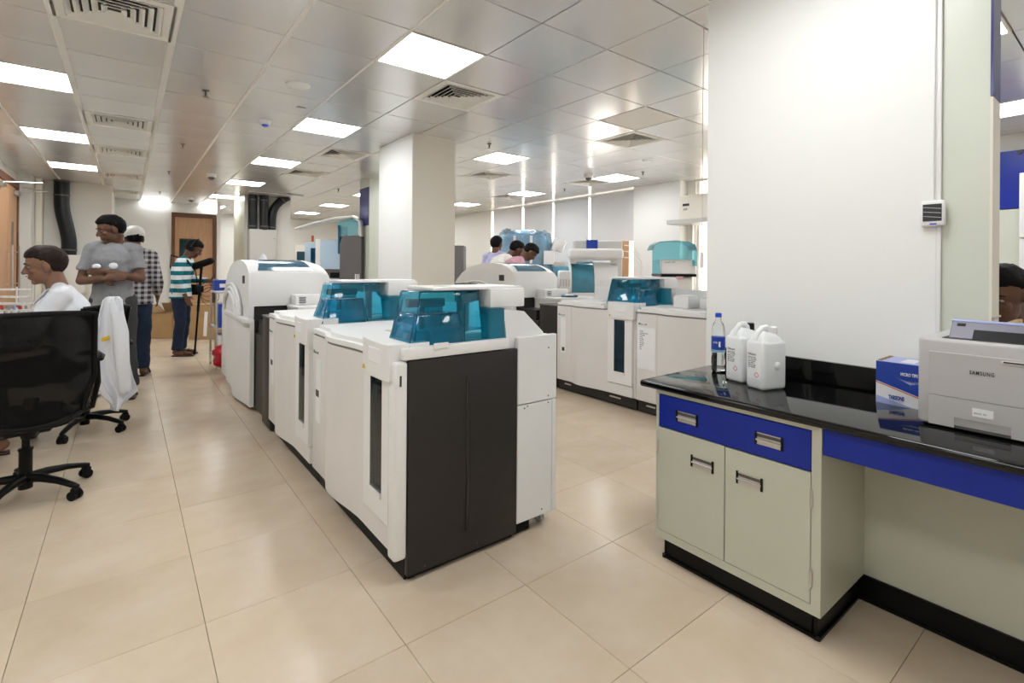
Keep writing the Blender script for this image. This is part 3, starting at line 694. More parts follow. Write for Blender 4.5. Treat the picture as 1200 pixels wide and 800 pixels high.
for y, d_ in ((1.4125, dl), (.7555, dr)):
    for z in (.23, .52) : MB().cyl((1.960, y, z-.03), (1.960, y, z+.03), .0055, n=10).cyl((1.960, y, z-.034), (1.960, y, z+.034), .0035, n=8).build('hinge', 'steel', d_, world=True)
b = MB().box(2.0, 2.02, .76, 1.39, .004, .10).box(2.0, 2.40, .745, .765, .004, .10).box(2.0, 2.40, 1.385, 1.40, .004, .10)
b.box(1.990, 1.9995, .756, 1.398, .0, .012).box(1.992, 2.40, .735, .7449, 0, .012).build('plinth', 'blackmatt', cb, world=True, smooth=0)
MB().lathe([(.014, 0), (.014, .012), (.009, .016)], c=(2.0, 1.395, 0)).build('foot', 'blackmatt', cb, world=True); MB().lathe([(.014, 0), (.014, .012), (.009, .016)], c=(2.0, .748, 0)).build('foot', 'blackmatt', cb, world=True)
kp = thing('knee_space_panel', 'sage green back panel of the open knee space under the bench', 'panel', (2.42, .2, 0))
MB().box(2.402, 2.42, -1.2, .743, .10, .785).build('sheet', 'cab', kp, world=True, smooth=0)
MB().box(2.39, 2.40, -1.2, .743, .0, .10).box(2.382, 2.392, -1.2, .743, 0, .012).build('skirting', 'blackmatt', kp, world=True, smooth=0)
MB().box(1.972, 1.99, -1.2, .723, .685, .785, bev=.001).build('apron', 'blue', kp, world=True, smooth=0)
MB().box(1.985, 2.40, -1.2, -1.18, .0, .785).build('end_panel', 'cab', kp, world=True, smooth=0)
wt = thing('worktop', 'polished black granite worktop with rounded front edge and upstand', 'worktop', (2.2, .8, .787))
MB().box(1.932, 2.598, -1.2, 1.50, .787, .818, bev=.012, seg=4).build('slab', 'granite', wt, world=True, smooth=60)
MB().box(2.574, 2.598, .39, 1.45, .818, .918, bev=.002).build('upstand', 'granite', wt, world=True, smooth=0)
MB().box(2.60, 3.05, -1.2, .37, .787, .818, bev=.004).build('rear_slab', 'granite', wt, world=True, smooth=0)
WT = .818

# water bottle
t = thing('water_bottle', 'clear plastic water bottle with blue cap and blue label', 'bottle', (2.43, 1.385, WT))
pr = [(.028, .0), (.033, .004), (.034, .02), (.031, .028), (.034, .04), (.033, .07), (.030, .085), (.033, .10), (.0335, .19), (.033, .205), (.030, .225), (.024, .245), (.014, .262), (.0135, .285)]
MB().lathe(pr, n=28).build('body', 'glass', t)
MB().lathe([(r_-.0015, z) for r_, z in pr if z < .12 and z > .001], n=28).build('water', 'water', t)
sl = MB().lathe([(.0342, .108), (.0342, .178)], n=28).build('wrap_label', 'cartonblue', t)
MB().lathe([(.0345, .100), (.0345, .112)], n=28).build('label_band', 'inner', sl)
for k in range(5):
    a = 3.75+.045*k; MB().box(.0346, .0352, -.0012, .0012, .128, .155, m=Matrix.Rotation(a, 4, 'Z')).build('barcode', 'label', sl, smooth=0)
lettering('rie', .02, 'label', sl, frame_m(Matrix.Rotation(3.35, 3, 'Z') @ V((.0355, -.014, .145)), Matrix.Rotation(3.35, 3, 'Z') @ V((0, 1, 0)), (0, 0, 1)))
MB().lathe([(.0155, .278), (.0158, .282), (.0155, .298), (.012, .300)], n=24).build('cap', 'cap', t)
# jerrycans
def jerrycan(loc, rz, label, group, stripe):
    t = thing('jerrycan', label, 'jerrycan', loc, rz, group)
    w2, d2 = .069, .050
    b = MB().box(-w2, w2, -d2, d2, 0, .215, bev=.016, seg=3)
    b.loft([(0, 0, .205), (.002, 0, .230), (.006, 0, .246)], [w2-.003, w2-.012, w2-.028], [d2-.003, d2-.012, d2-.026], n=24, power=4)
    b.tube([(-.050, 0, .215), (-.046, 0, .246), (-.028, 0, .268), (.000, 0, .270), (.016, 0, .256), (.018, 0, .230)], [.018, .015, .012, .012, .013, .016], 12)
    b.build('body', 'hdpe', t, smooth=60)
    MB().lathe([(.017, .235), (.0175, .240), (.017, .268), (.014, .271)], c=(.042, 0, 0), n=24).build('cap', 'plastic2' if stripe else 'black', t)
    l_ = MB().box(-w2-.0008, -w2-.0002, -.036, .036, .045, .165).build('label_sheet', 'label', t, smooth=0)
    lettering('Diluent', .014, 'ink', l_, frame_m((-w2-.0012, .032, .148), (0, -1, 0), (0, 0, 1)))
    lettering('System fluid\n5 L  lot 1204\nstore 15-25\nexp 2015\nlab use only\nsee manual', .0085, 'dark2', l_, frame_m((-w2-.0012, .032, .136), (0, -1, 0), (0, 0, 1)))
    q_ = MB()
    for a in range(4):
        p, r_ = (V((0, math.cos(a*PI/2), math.sin(a*PI/2))), V((0, math.cos((a+1)*PI/2), math.sin((a+1)*PI/2))))
        q_.cyl(V((-w2-.0012, -.014, .064))+p*.012, V((-w2-.0012, -.014, .064))+r_*.012, .0012, n=5)
    q_.build('hazard_diamond', 'red', l_)
    MB().lathe([(.019, 0), (.016, -.002), (.004, -.006)], n=20).build('dimple', 'hdpe', t).data.transform(Matrix.Translation((.012, -d2-.0005, .105)) @ Matrix.Rotation(PI/2, 4, 'X') @ Matrix.Scale(-1, 4, (0, 0, 1)))
    return t
jerrycan((2.325, 1.195, WT), -.25, 'milky white jerrycan with black cap, half hidden behind the other jerrycan', 'milky jerrycans', 0)
jerrycan((2.262, 1.062, WT), -.30, 'milky white jerrycan with white cap and printed label, standing in front', 'milky jerrycans', 1)

# tip box
t = thing('tip_carton', 'blue and white pipette tip carton standing beside the grey printer', 'box', (2.47, .61, WT))
x0, x1, y0, y1, hh = 2.386, 2.55, .51, .684, .166
MB().box(x0, x1, y0, y1, WT, WT+hh).build('carton', 'cartonwhite', t, world=True, smooth=0)
def facep(poly, m_, name, d=.0006):
    MB().prism(poly, 0, x0-d, x0).build(name, m_, t, world=True, smooth=0)
B = WT
facep([(y1, B+.088), (y1, B+hh), (y0, B+hh), (y0, B+.036)], 'cartonblue', 'blue_print', .0008)
facep([(y1, B+.081), (y1, B+.085), (y0, B+.033), (y0, B+.029)], 'orange', 'orange_stripe', .001)
facep([(y1, B+.001), (y1, B+.030), (y1-.115, B+.001)], 'cartonlilac', 'pale_wedge', .0008)
MB().box(x0, x1, y0, y1, WT+hh, WT+hh+.001).build('lid', 'cartonlilac', t, world=True, smooth=0)
MB().box(x0+.03, x1-.03, y1-.115, y1-.07, WT+hh+.001, WT+hh+.0016).build('tape', 'cartonwhite', t, world=True, smooth=0)
b = MB()
for k in range(4): b.box(x0+.015+.04*k, x0+.038+.04*k, y1-.016, y1-.002, WT+hh, WT+hh+.004)
b.build('torn_flap', 'kraft_in', t, world=True, smooth=0)
inv = WM[t.name].inverted()
def on_face(y, z): return inv @ frame_m((x0-.0014, y, z), (0, -1, 0), (0, 0, 1))
lettering('MICRO TIPS', .0165, 'cartonwhite', t, on_face(.604, .938), bold=.0006, sx=.62)
lettering('TARSONS', .022, 'cartonblue', t, on_face(.642, .840), bold=.0009, sx=.52)
lettering('Innovating for science\nQuality labware', .0065, 'cartonlilac', t, on_face(.640, .833), sx=.8)
b = MB()
for k in range(5): b.prism([(.622-.004*k, .930-.003*k), (.572-.010*k, .905+.003*k), (.568-.010*k, .910+.003*k)], 0, x0-.0014, x0-.0006)
b.build('tips_picture', 'cartonlilac', t, world=True, smooth=0)

# printer
pr_ = thing('printer', 'grey laser printer with open paper support on the black worktop', 'printer', (2.36, .31, WT))
px0, py1, pw, ph = 2.17, .502, .40, .300
y0p = py1-pw
MB().box(px0+.004, px0+.385, y0p, py1, WT+.008, WT+ph, bev=.012, seg=3).build('body', 'greyplastic', pr_, world=True)
cz0, cz1 = .925, 1.074
MB().box(px0+.001, px0+.006, y0p+.02, .472, cz0+.002, cz1, bev=.0018, seg=2).build('front_cover', 'greyplastic', pr_, world=True, smooth=0)
MB().box(px0+.0042, px0+.0058, y0p+.016, .4745, WT+.02, cz1+.0028).build('cover_gap', 'dark2', pr_, world=True, smooth=0)
b = MB().box(px0+.001, px0+.0065, y0p+.02, .472, .862, cz0-.001).box(px0+.001, px0+.0065, .405, .472, WT+.010, .862).box(px0+.001, px0+.0065, y0p+.02, .270, WT+.010, .862)
tr = b.build('paper_tray', 'greyplastic', pr_, world=True, smooth=0)
MB().box(px0+.0045, px0+.0065, .270, .405, WT+.009, .862).build('tray_grip', 'dark2', tr, world=True, smooth=0)
MB().box(px0+.03, px0+.34, y0p+.01, py1-.01, WT, WT+.009).build('feet', 'rubber', pr_, world=True, smooth=0)
MB().box(px0+.035, px0+.27, y0p+.05, .445, WT+ph-.004, WT+ph+.001).build('output_well', 'black', pr_, world=True, smooth=0)
pinv = WM[pr_.name].inverted()
SM = Matrix.Translation((px0+.05, .265, WT+ph+.002)) @ Matrix.Rotation(-.78, 4, 'Y')
sup = MB().box(0, .080, -.165, .165, -.010, .0, bev=.003, m=SM).build('paper_support', 'greyplastic2', pr_, world=True)
MB().box(-.004, .042, -.02, .105, -.001, .0015, bev=.0007, m=SM).build('support_recess', 'black', sup, world=True, smooth=0)
MB().box(.074, .084, -.167, .167, -.012, .003, bev=.002, m=SM).build('support_lit_edge', 'cartonlilac', sup, world=True, smooth=0)  # top edge strip, lavender light on it put into its colour
MB().box(.055, .066, .128, .15, -.001, .002, m=SM).build('clip_hole', 'black', sup, world=True, smooth=0)
lettering('SAMSUNG', .018, 'ink', pr_, pinv @ frame_m((px0+.0002, .3675, 1.012), (0, -1, 0), (0, 0, 1)), bold=.0003, spacing=1.25, sx=.62)
MB().box(px0-.0008, px0+.001, y0p+.05, .293, 1.056, 1.066, bev=.0005).build('brightwork', 'steel', pr_, world=True, smooth=0)
MB().box(px0-.0014, px0-.0008, y0p+.09, .288, 1.060, 1.065).build('model_strip', 'ink', pr_, world=True, smooth=0)
st_ = MB().box(px0-.0004, px0+.001, .310, .360, .877, .904).build('sticker', 'label', pr_, world=True, smooth=0)
lettering('SERVICE  NO', .0065, 'ink', st_, pinv @ frame_m((px0-.0006, .356, .886), (0, -1, 0), (0, 0, 1)), sx=.8)
# wall display
th = thing('wall_thermometer', 'white square digital room display hanging at the corner of the white wall', 'thermometer', (2.58, .55, 1.52))
MB().box(2.575, 2.598, .512, .592, 1.525, 1.632, bev=.010, seg=3).build('case', 'plastic2', th, world=True)
MB().box(2.5735, 2.576, .522, .582, 1.547, 1.616).build('screen', 'ink', th, world=True, smooth=0)
b = MB()
for k in range(3): b.cyl((2.5730, .524, 1.560+.018*k), (2.5730, .580, 1.568+.018*k), .0012, n=5)
b.build('screen_lines', 'greyl', th, world=True); MB().box(2.5732, 2.5755, .538, .560, 1.533, 1.538).build('button', 'cap', th, world=True, smooth=0)
tag(MB().tube([(2.595, .552, 1.63), (2.594, .553, 2.0), (2.595, .550, 2.4), (2.594, .552, 2.86)], .003, 6).build('cable', 'plastic2', origin=(2.595, .552, 1.63)), 'thin white cable running up the wall corner above the digital display', 'cable')
# hanging cord near the block
t = thing('pendant_cable', 'thin grey cable hanging from the ceiling with white plug end', 'cable', (2.70, 1.80, 1.33))
MB().cyl((2.82, 1.72, 1.44), (2.82, 1.72, CZ), .0028, n=6).build('cord', 'greyl', t, world=True); MB().box(2.81, 2.83, 1.71, 1.73, 1.35, 1.45, bev=.006).build('plug', 'plastic2', t, world=True)

# ================================================================== PEOPLE
def bake(o, voxel, smooth=3, fac=.5):
    m1 = o.modifiers.new('r', 'REMESH'); m1.mode = 'VOXEL'; m1.voxel_size = voxel; m1.use_smooth_shade = True
    m2 = o.modifiers.new('s', 'SMOOTH'); m2.factor = fac; m2.iterations = smooth
    dg = bpy.context.evaluated_depsgraph_get(); me = bpy.data.meshes.new_from_object(o.evaluated_get(dg))
    old = o.data; mt = old.materials[0]; o.modifiers.clear(); o.data = me; me.name = o.name
    me.materials.clear(); me.materials.append(mt); bpy.data.meshes.remove(old); me.shade_smooth(); return o
def wrinkle(o, amp, sc, seed=0):
    me = o.data
    ns = [v.normal.copy() for v in me.vertices]
    for v, nv in zip(me.vertices, ns):
        n_ = noise.noise(v.co*sc+V((seed, seed*2, 0)))+.5*noise.noise(v.co*sc*2.3+V((0, seed, 5)))
        v.co += nv*amp*n_
    me.update(); return o
HS = 1.10
def head_parts(b, c, R):
    """adds head volumes to builder b: centre c, rotation R (3x3), face along +Y"""
    P = lambda x, y, z: V(c)+R@V((x, y, z))*HS
    _b = b.ball; _c = b.cap
    class Q: pass
    q = Q(); q.ball = lambda p, r, n, rot: _b(p, tuple(a*HS for a in r), n, rot); q.cap = lambda p, o, ra, rb: _c(p, o, ra*HS, rb*HS); b = q
    b.ball(P(0, -.012, .030), (.077, .097, .088), 24, R); b.ball(P(0, .022, -.040), (.058, .064, .070), 20, R)
    b.ball(P(0, .058, -.092), (.026, .022, .018), 12, R); b.ball(P(0, .070, .026), (.052, .018, .014), 12, R)
    b.cap(P(0, .084, .012), P(0, .103, -.026), .008, .0125); b.ball(P(.012, .094, -.031), (.008, .010, .007), 8, R); b.ball(P(-.012, .094, -.031), (.008, .010, .007), 8, R)
    b.ball(P(0, .080, -.058), (.023, .011, .006), 12, R); b.ball(P(0, .079, -.068), (.020, .010, .006), 12, R)
    b.ball(P(.036, .062, -.022), (.022, .018, .018), 10, R); b.ball(P(-.036, .062, -.022), (.022, .018, .018), 10, R)
    for s_ in (-1, 1): b.ball(P(s_*.079, -.008, -.004), (.010, .020, .032), 12, R); b.ball(P(s_*.076, .0, -.03), (.008, .012, .012), 8, R)
def hand(b, w_, d, nrm, side, curl=.35):
    """palm at wrist w_, pointing d, palm normal nrm; side=+1 thumb toward d x nrm"""
    d, nrm = V(d).normalized(), V(nrm).normalized(); nrm = (nrm-d*nrm.dot(d)).normalized(); s = d.cross(nrm).normalized()*side; w_ = V(w_)
    R = Matrix((s, d, nrm)).transposed()
    b.ball(w_+d*.048, (.040, .052, .016), 14, R); b.cap(w_-d*.01, w_+d*.03, .024, .022)
    for k, (off, L) in enumerate(((.028, .072), (.009, .080), (-.010, .075), (-.028, .060))):
        p = w_+d*.088+s*off; dd = d.copy()
        for j, f in enumerate((.45, .30, .25)):
            q = p+dd*L*f; b.cap(p, q, .0092-.0008*j, .0084-.0008*j, 8); p = q
            dd = (dd+nrm*curl*(1.0+.5*j)).normalized()
    p = w_+d*.022+s*.026; q = p+(d*.55+s*.75+nrm*.2).normalized()*.040; b.cap(p, q, .013, .011, 8); b.cap(q, q+(d*.85+s*.25+nrm*.3).normalized()*.032, .0105, .009, 8)
STAND = dict(P=(0, 0, .95), W=(0, 0, 1.10), C=(0, .005, 1.31), N=(0, -.012, 1.48), H=(0, .015, 1.615), SL=(-.18, 0, 1.415), SR=(.18, 0, 1.415), EL=(-.235, -.02, 1.12), ER=(.235, -.02, 1.12), WL=(-.245, .05, .88), WR=(.245, .05, .88),
             HL=(-.09, 0, .92), HR=(.09, 0, .92), KL=(-.10, .015, .50), KR=(.10, .015, .50), AL=(-.10, -.02, .085), AR=(.10, -.02, .085), TL=(-.115, .15, .03), TR=(.115, .15, .03))
def person(name, label, loc, rz, sc, pose, skin, hair, head=(0, 0), shirt='tshirt', trousers='navy', sleeve=1.0, shoes='leather', coat=False, hands=None, hairkind='short', build=1.0, vox=.0075, hem=None):
    J = {k: V(v) for k, v in {**STAND, **pose}.items()}
    t = thing(name, label, 'person', loc, rz, None, sc)
    R = Matrix.Rotation(head[0], 3, 'Z') @ Matrix.Rotation(head[1], 3, 'X')
    right = (J['SR']-J['SL']).normalized()
    b = MB()
    b.loft([J['P']+V((0, 0, -.08)), J['P'], J['W'], J['C'], J['C'].lerp(J['N'], .5), J['N']], [.12, .158*build, .138*build, .160*build, .150, .07], [.09, .105, .098*build, .112*build, .09, .055], right)
    b.cap(J['SL'], J['N'].lerp(J['SL'], .3), .058, .05); b.cap(J['SR'], J['N'].lerp(J['SR'], .3), .058, .05)
    nk = J['H']+R@V((0, -.03, -.06)); b.cap(J['N']+V((0, 0, -.03)), nk, .064, .058)
    head_parts(b, J['H'], R)
    for s_ in 'LR':
        b.cap(J['S'+s_], J['E'+s_], .050, .039); b.cap(J['E'+s_], J['E'+s_].lerp(J['W'+s_], .35), .040, .039); b.cap(J['E'+s_].lerp(J['W'+s_], .35), J['W'+s_], .039, .027)
        hd = (hands or {}).get(s_) or ((J['W'+s_]-J['E'+s_]), (1 if s_ == 'L' else -1, 0, 0), .3)
        hand(b, J['W'+s_], hd[0], hd[1], (hd[3] if len(hd) > 3 else (-1 if s_ == 'L' else 1)), hd[2])
        b.cap(J['H'+s_], J['K'+s_], .088, .058); b.cap(J['K'+s_], J['K'+s_].lerp(J['A'+s_], .35), .056, .058); b.cap(J['K'+s_].lerp(J['A'+s_], .35), J['A'+s_], .057, .038)
        b.cap(J['A'+s_]+V((0, 0, -.03)), J['T'+s_]+V((0, 0, .01)), .036, .026); b.cap(J['A'+s_]+V((0, 0, -.04)), J['A'+s_]+(J['A'+s_]-J['T'+s_]).normalized()*.03+V((0, 0, -.035)), .034, .03)
    body = b.build('body', skin, t, smooth=0); bake(body, vox, 3)
    # eyes, brows, hair
    P = lambda x, y, z: J['H']+R@V((x, y, z))*HS
    for s_ in (-1, 1):
        e = MB().ball(P(s_*.031, .0735, .004), (.012, .0095, .0055), 10, R).build('eye', 'eye', t); MB().ball(P(s_*.031, .0815, .003), .0052, 8).build('pupil', 'ink', e)
        MB().loft([P(s_*.014, .089, .024), P(s_*.032, .087, .031), P(s_*.050, .074, .026)], [.002, .003, .002], [.004, .005, .003], (0, 0, 1), 8).build('eyebrow', hair, t)
    MB().loft([P(-.022, .086, -.063), P(0, .0915, -.0625), P(.022, .086, -.063)], [.0015]*3, [.002]*3, (0, 0, 1), 6).build('mouth_line', 'leather', t)
    b = MB(); q = bmesh.ops.create_icosphere(b.bm, subdivisions=4, radius=1)
    for v in q['verts']:
        n_ = v.co.normalized(); bump_ = 1+.05*noise.noise(n_*5)+.03*noise.noise(n_*14)
        r_ = V((n_.x*.087, n_.y*.109, n_.z*.102))*bump_
        if n_.z > .55 and n_.y > .1: r_.z *= 1.05; r_.y *= 1.06
        y_ = n_.y
        line = .42 if y_ > .60 else (.42-(.60-y_)*.75 if y_ > .15 else (.08-(.15-y_)*1.9 if y_ > -.25 else max(-.86, -.68-(-.25-y_)*.6)))
        line += .04*noise.noise(n_*9)
        k_ = max(0, min(1, (line-n_.z)/.10)); r_ *= 1-.20*k_
        v.co = P(0, -.012, .030)+R@r_*HS
    hr = b.build('hair', hair, t, smooth=0); hr.data.shade_smooth()
    # shirt / coat
    k_ = 1.10 if not coat else 1.16
    zl = J['P'].z-(.10 if not coat else .12) if hem is None else hem
    b = MB(); dn = (J['P']-J['W']).normalized()
    low = J['P']+dn*.10 if not coat else J['P']+dn*.16
    b.loft([low, J['P'], J['W'], J['C'], J['C'].lerp(J['N'], .55), J['N']+V((0, 0, .005))], [.178*build*k_, .172*build*k_, .155*build*k_, .172*build*k_, .140*k_, .078], [.13*k_, .122*k_, .112*build*k_, .128*build*k_, .10*k_, .064], right, 26)
    for s_ in 'LR':
        S, E, W_ = J['S'+s_], J['E'+s_], J['W'+s_]
        b.cap(S, J['N'].lerp(S, .25), .060*k_, .052)
        if sleeve <= .5: b.loft([S+(S-E)*.05, S.lerp(E, .3), S.lerp(E, sleeve*1.5)], [.060, .060, .060], [.060, .060, .060], right, 16)
        else:
            b.cap(S, E, .058*k_, .052*k_); e2 = E.lerp(W_, (sleeve-.5)*2*.96); b.loft([E, E.lerp(e2, .5), e2], [.056*k_, .052*k_, .042*k_], [.056*k_, .052*k_, .042*k_], (.3, .5, .8), 16)
    if coat and coat != 'sit':
        pass
    sh = b.build('lab_coat' if coat else 'shirt', shirt, t, smooth=0); bake(sh, .009, 4); wrinkle(sh, .010, 9, sc*3)
    if coat:
        MB().loft([J['N']+R@V((-.075, -.02, .0)), J['N']+V((-.045, .05, -.01)), J['C']+V((-.015, .155, .06))], [.006]*3, [.022, .026, .010], (0, 0, 1), 8).loft([J['N']+R@V((.075, -.02, .0)), J['N']+V((.045, .05, -.01)), J['C']+V((.015, .155, .06))], [.006]*3, [.022, .026, .010], (0, 0, 1), 8).build('collar', shirt, t)
    b = MB()
    b.loft([J['P']+dn*-.06, J['P']+dn*.04, J['P']+dn*.11], [.160*build, .170*build, .165*build], [.112, .120, .115], right, 24)
    for s_ in 'LR':
        Hh, K, A = J['H'+s_], J['K'+s_], J['A'+s_]
        b.cap(Hh, K, .102, .075); b.loft([K, K.lerp(A, .4), K.lerp(A, .98)], [.075, .073, .066], [.075, .073, .068], right, 16)
    tr_ = b.build('trousers', trousers, t, smooth=0); bake(tr_, .010, 3); wrinkle(tr_, .010, 8, sc*7)
    if shoes:
        for s_ in 'LR':
            A, T = J['A'+s_], J['T'+s_]; d = (T-A); d.z = 0; d.normalize(); b = MB(); z0 = min(A.z-.085, T.z-.03)
            p0 = V((A.x, A.y, z0))-d*.055; rg = Matrix.Rotation(math.atan2(d.y, d.x)-PI/2, 3, 'Z')@V((1, 0, 0))
            b.loft([p0+V((0, 0, .012)), p0+d*.10+V((0, 0, .012)), p0+d*.20+V((0, 0, .012)), p0+d*.275+V((0, 0, .012))], [.034, .036, .046, .030], [.012]*4, rg, 16)
            sh_ = b.build('sandal', shoes, t, smooth=60)
            MB().tube([p0+d*.17-rg*.048+V((0, 0, .02)), p0+d*.16-rg*.03+V((0, 0, .075)), p0+d*.16+rg*.03+V((0, 0, .075)), p0+d*.17+rg*.048+V((0, 0, .02))], .010, 6).build('strap', shoes, sh_)
    return t, J, R, P

def facing(dx, dy): return math.atan2(dy, dx)-PI/2
RI, FW = V((.791, -.612, 0)), V((.612, .791, 0))     # camera right and forward on the ground

# young man with folded arms
fd = -FW*.95+RI*.35
crossed = dict(EL=(-.235, .045, 1.135), ER=(.235, .045, 1.115), SL=(-.172, 0, 1.41), SR=(.172, 0, 1.41), WL=(-.01, .17, 1.20), WR=(.01, .205, 1.135), H=(.01, .04, 1.60),
               KL=(-.12, .02, .50), KR=(.12, .02, .50), AL=(-.14, -.02, .085), AR=(.16, -.02, .085), TL=(-.19, .13, .03), TR=(.21, .13, .03))
g, J, R, P = person('person', 'standing young man in grey t-shirt with folded arms, looking down to the left', (-.11, 6.45, 0), facing(fd.x, fd.y), 1.055, crossed, 'skin_dark', 'hair', head=(-.95, -.28), trousers='trouser', sleeve=.45, build=.93,
                    hands=dict(L=((1, -.15, .05), (0, -1, 0), .12, 1), R=((-1, -.35, .12), (0, -1, 0), .12, -1)))
MB().ball((-.045, .136, 1.258), (.036, .012, .030), 16).build('shirt_print', 'coat', g); MB().ball((.085, .130, 1.252), (.034, .012, .024), 16).build('shirt_print', 'coat', g)
# man in plaid shirt, mostly hidden behind him
fd = FW*.3-RI*.2
g, J, R, P = person('person', 'man in black and white plaid shirt standing behind the grey t-shirt', (.06, 7.50, 0), facing(FW.x, FW.y)+.5, 1.02, dict(WL=(-.22, .12, .93), WR=(.22, .12, .93), H=(0, .03, 1.615)), 'skin_dark', 'hair', head=(.3, -.2), shirt='plaid', trousers='navy', sleeve=.95)
b = MB().ball(P(0, -.012, .052), (.106, .128, .100), 20, R); b.build('cap', 'greyl', g)

# seated technician in a lab coat, profile to the left
fd = V((-.994, -.091, 0))
sit = dict(P=(0, -.02, .55), W=(0, .02, .70), C=(0, .10, .92), N=(0, .13, 1.085), H=(0, .205, 1.235), SL=(-.165, .12, 1.03), SR=(.165, .12, 1.03), EL=(-.22, .28, .80), ER=(.22, .28, .80), WL=(-.14, .52, .83), WR=(.14, .52, .83),
           HL=(-.09, .02, .53), HR=(.09, .02, .53), KL=(-.11, .46, .50), KR=(.11, .46, .50), AL=(-.12, .42, .09), AR=(.12, .46, .09), TL=(-.13, .58, .03), TR=(.13, .62, .03))
sg, J, R, P = person('person', 'seated technician in white lab coat seen in profile, looking down at the test tube racks', (-.27, 5.12, 0), facing(fd.x, fd.y), 1.075, sit, 'skin', 'hair_brown', head=(.0, -.18), shirt='coat', trousers='trouser', coat='sit', sleeve=.98, vox=.006)
MB().box(-.13, -.06, .245, .25, .86, .885, m=Matrix.Translation((0, 0, 0))).build('name_tag', 'yellow', sg, smooth=0)
b = MB().loft([P(-.012, .0905, -.05), P(0, .094, -.049), P(.012, .0905, -.05)], [.003]*3, [.004]*3, (0, 0, 1), 8).build('moustache', 'hair_brown', sg)

# cameraman with headphones and boom microphone
fd = RI*.93+FW*.30
cmp_ = dict(N=(0, .06, 1.44), C=(0, .03, 1.29), H=(0, .17, 1.575), SL=(-.185, .05, 1.385), SR=(.185, .05, 1.385), EL=(-.25, .06, 1.12), ER=(.24, .02, 1.12), WL=(-.10, .36, 1.10), WR=(.20, .12, .88),
            AL=(-.09, -.02, .085), AR=(.12, -.01, .085), KL=(-.09, .03, .50), KR=(.11, .03, .50), TL=(-.10, .16, .03), TR=(.14, .17, .03))
cg, J, R, P = person('person', 'man in teal and white striped sweater with headphones, head bowed by far door', (.63, 8.84, 0), facing(fd.x, fd.y), 1.0, cmp_, 'skin_dark', 'hair', head=(0, -.55), shirt='stripe', trousers='navy', sleeve=.92)
hp = thing('headphones', 'black headphones worn by the man in the striped sweater', 'headphones', (.63, 8.84, 1.5), facing(fd.x, fd.y))
off_ = V((0, 0, -1.5))
b = MB().tube([P(-.095, -.01, 0)+off_, P(-.098, -.02, .07)+off_, P(-.06, -.025, .13)+off_, P(0, -.03, .145)+off_, P(.06, -.025, .13)+off_, P(.098, -.02, .07)+off_, P(.095, -.01, 0)+off_], .011, 8).build('headband', 'black', hp)
for s_ in (-1, 1): MB().cyl(P(s_*.088, -.005, -.004)+off_, P(s_*.120, -.005, -.004)+off_, .043, .038, 18).build('ear_cup', 'black', hp)
# shoulder strap and monopod mic
bt = thing('shoulder_strap', 'black shoulder strap with recorder pouch worn over the striped sweater', 'strap', (.63, 8.84, .9), facing(fd.x, fd.y))
MB().loft([(.15, -.08, .58), (.12, .12, .50), (.0, .19, .35), (-.13, .18, .18), (-.20, .16, .08)], [.006]*5, [.022]*5, (0, 1, 0), 8).loft([(.15, -.08, .58), (.05, -.12, .42), (-.12, -.13, .22), (-.20, 0, .08)], [.006]*4, [.022]*4, (0, 1, 0), 8).build('webbing', 'black', bt)
MB().box(-.27, -.19, .06, .20, -.02, .14, bev=.015, seg=2).build('pouch', 'black', bt)
mc = thing('boom_microphone', 'black furry boom microphone on a monopod in front of the cameraman', 'microphone', (.93, 9.05, 0), 0)
_q = lambda px, d_, z: RI*((px-600)/582.8*d_)+FW*d_+V((0, 0, z))
p0, p1 = _q(229, 7.45, .02), _q(236, 7.45, 1.27)
MB().cyl(p0, p0.lerp(p1, .5), .014).cyl(p0.lerp(p1, .5), p1, .018).ball(p0, .02).build('monopod', 'black', mc, world=True)
MB().cap(p1+RI*-.09+V((0, 0, .05)), p1+RI*.14+V((0, 0, .13)), .055, .050).build('windshield', 'hair', mc, world=True)
MB().cyl(p1, p1+V((0, 0, .09)), .022).build('grip', 'black', mc, world=True)
MB().box(-.05, .05, -.05, .05, -.04, .06, bev=.01, m=Matrix.Translation(p1+V((-.02, .0, -.30)))).build('receiver', 'black', mc, world=True)
for k in range(4):
    c_ = p1+V((.05+.02*k, -.02*k, -.25-.05*k)); r_ = .09+.015*k
    MB().tube([c_+RI*r_*math.cos(a*PI/8)+V((0, 0, r_*math.sin(a*PI/8))) for a in range(17)], .004, 5).build('cable_loop', 'black', mc, world=True)

# three men bending over the far machine
def back(loc, f, sc, lab, shirt, pose, head, hair='hair'):
    return person('person', lab, loc, facing(f.x, f.y), sc, pose, 'skin_dark', hair, head=head, shirt=shirt, trousers='trouser', sleeve=.95, vox=.011)
back((5.02, 6.93, 0), FW*.9+RI*.45, 1.07, 'man in lavender shirt seen from behind, leftmost of the three at the far machine', 'lavender', {}, (-.1, -.1))
lean = dict(P=(0, -.05, .95), W=(0, 0, 1.09), C=(0, .13, 1.26), N=(0, .26, 1.38), H=(0, .40, 1.48), SL=(-.18, .22, 1.33), SR=(.18, .22, 1.33), EL=(-.24, .34, 1.08), ER=(.24, .34, 1.08), WL=(-.16, .54, 1.02), WR=(.16, .54, 1.02))
back((4.72, 6.66, 0), RI*.9+FW*.3, 1.10, 'man in cream shirt bending forward between the lavender and the pink shirts', 'cream', lean, (0, -.6))
back((4.79, 6.40, 0), RI*.9+FW*.15, 1.07, 'man in pink shirt bowing lowest, rightmost of the three at the far machine', 'pink', lean, (-.1, -.9))

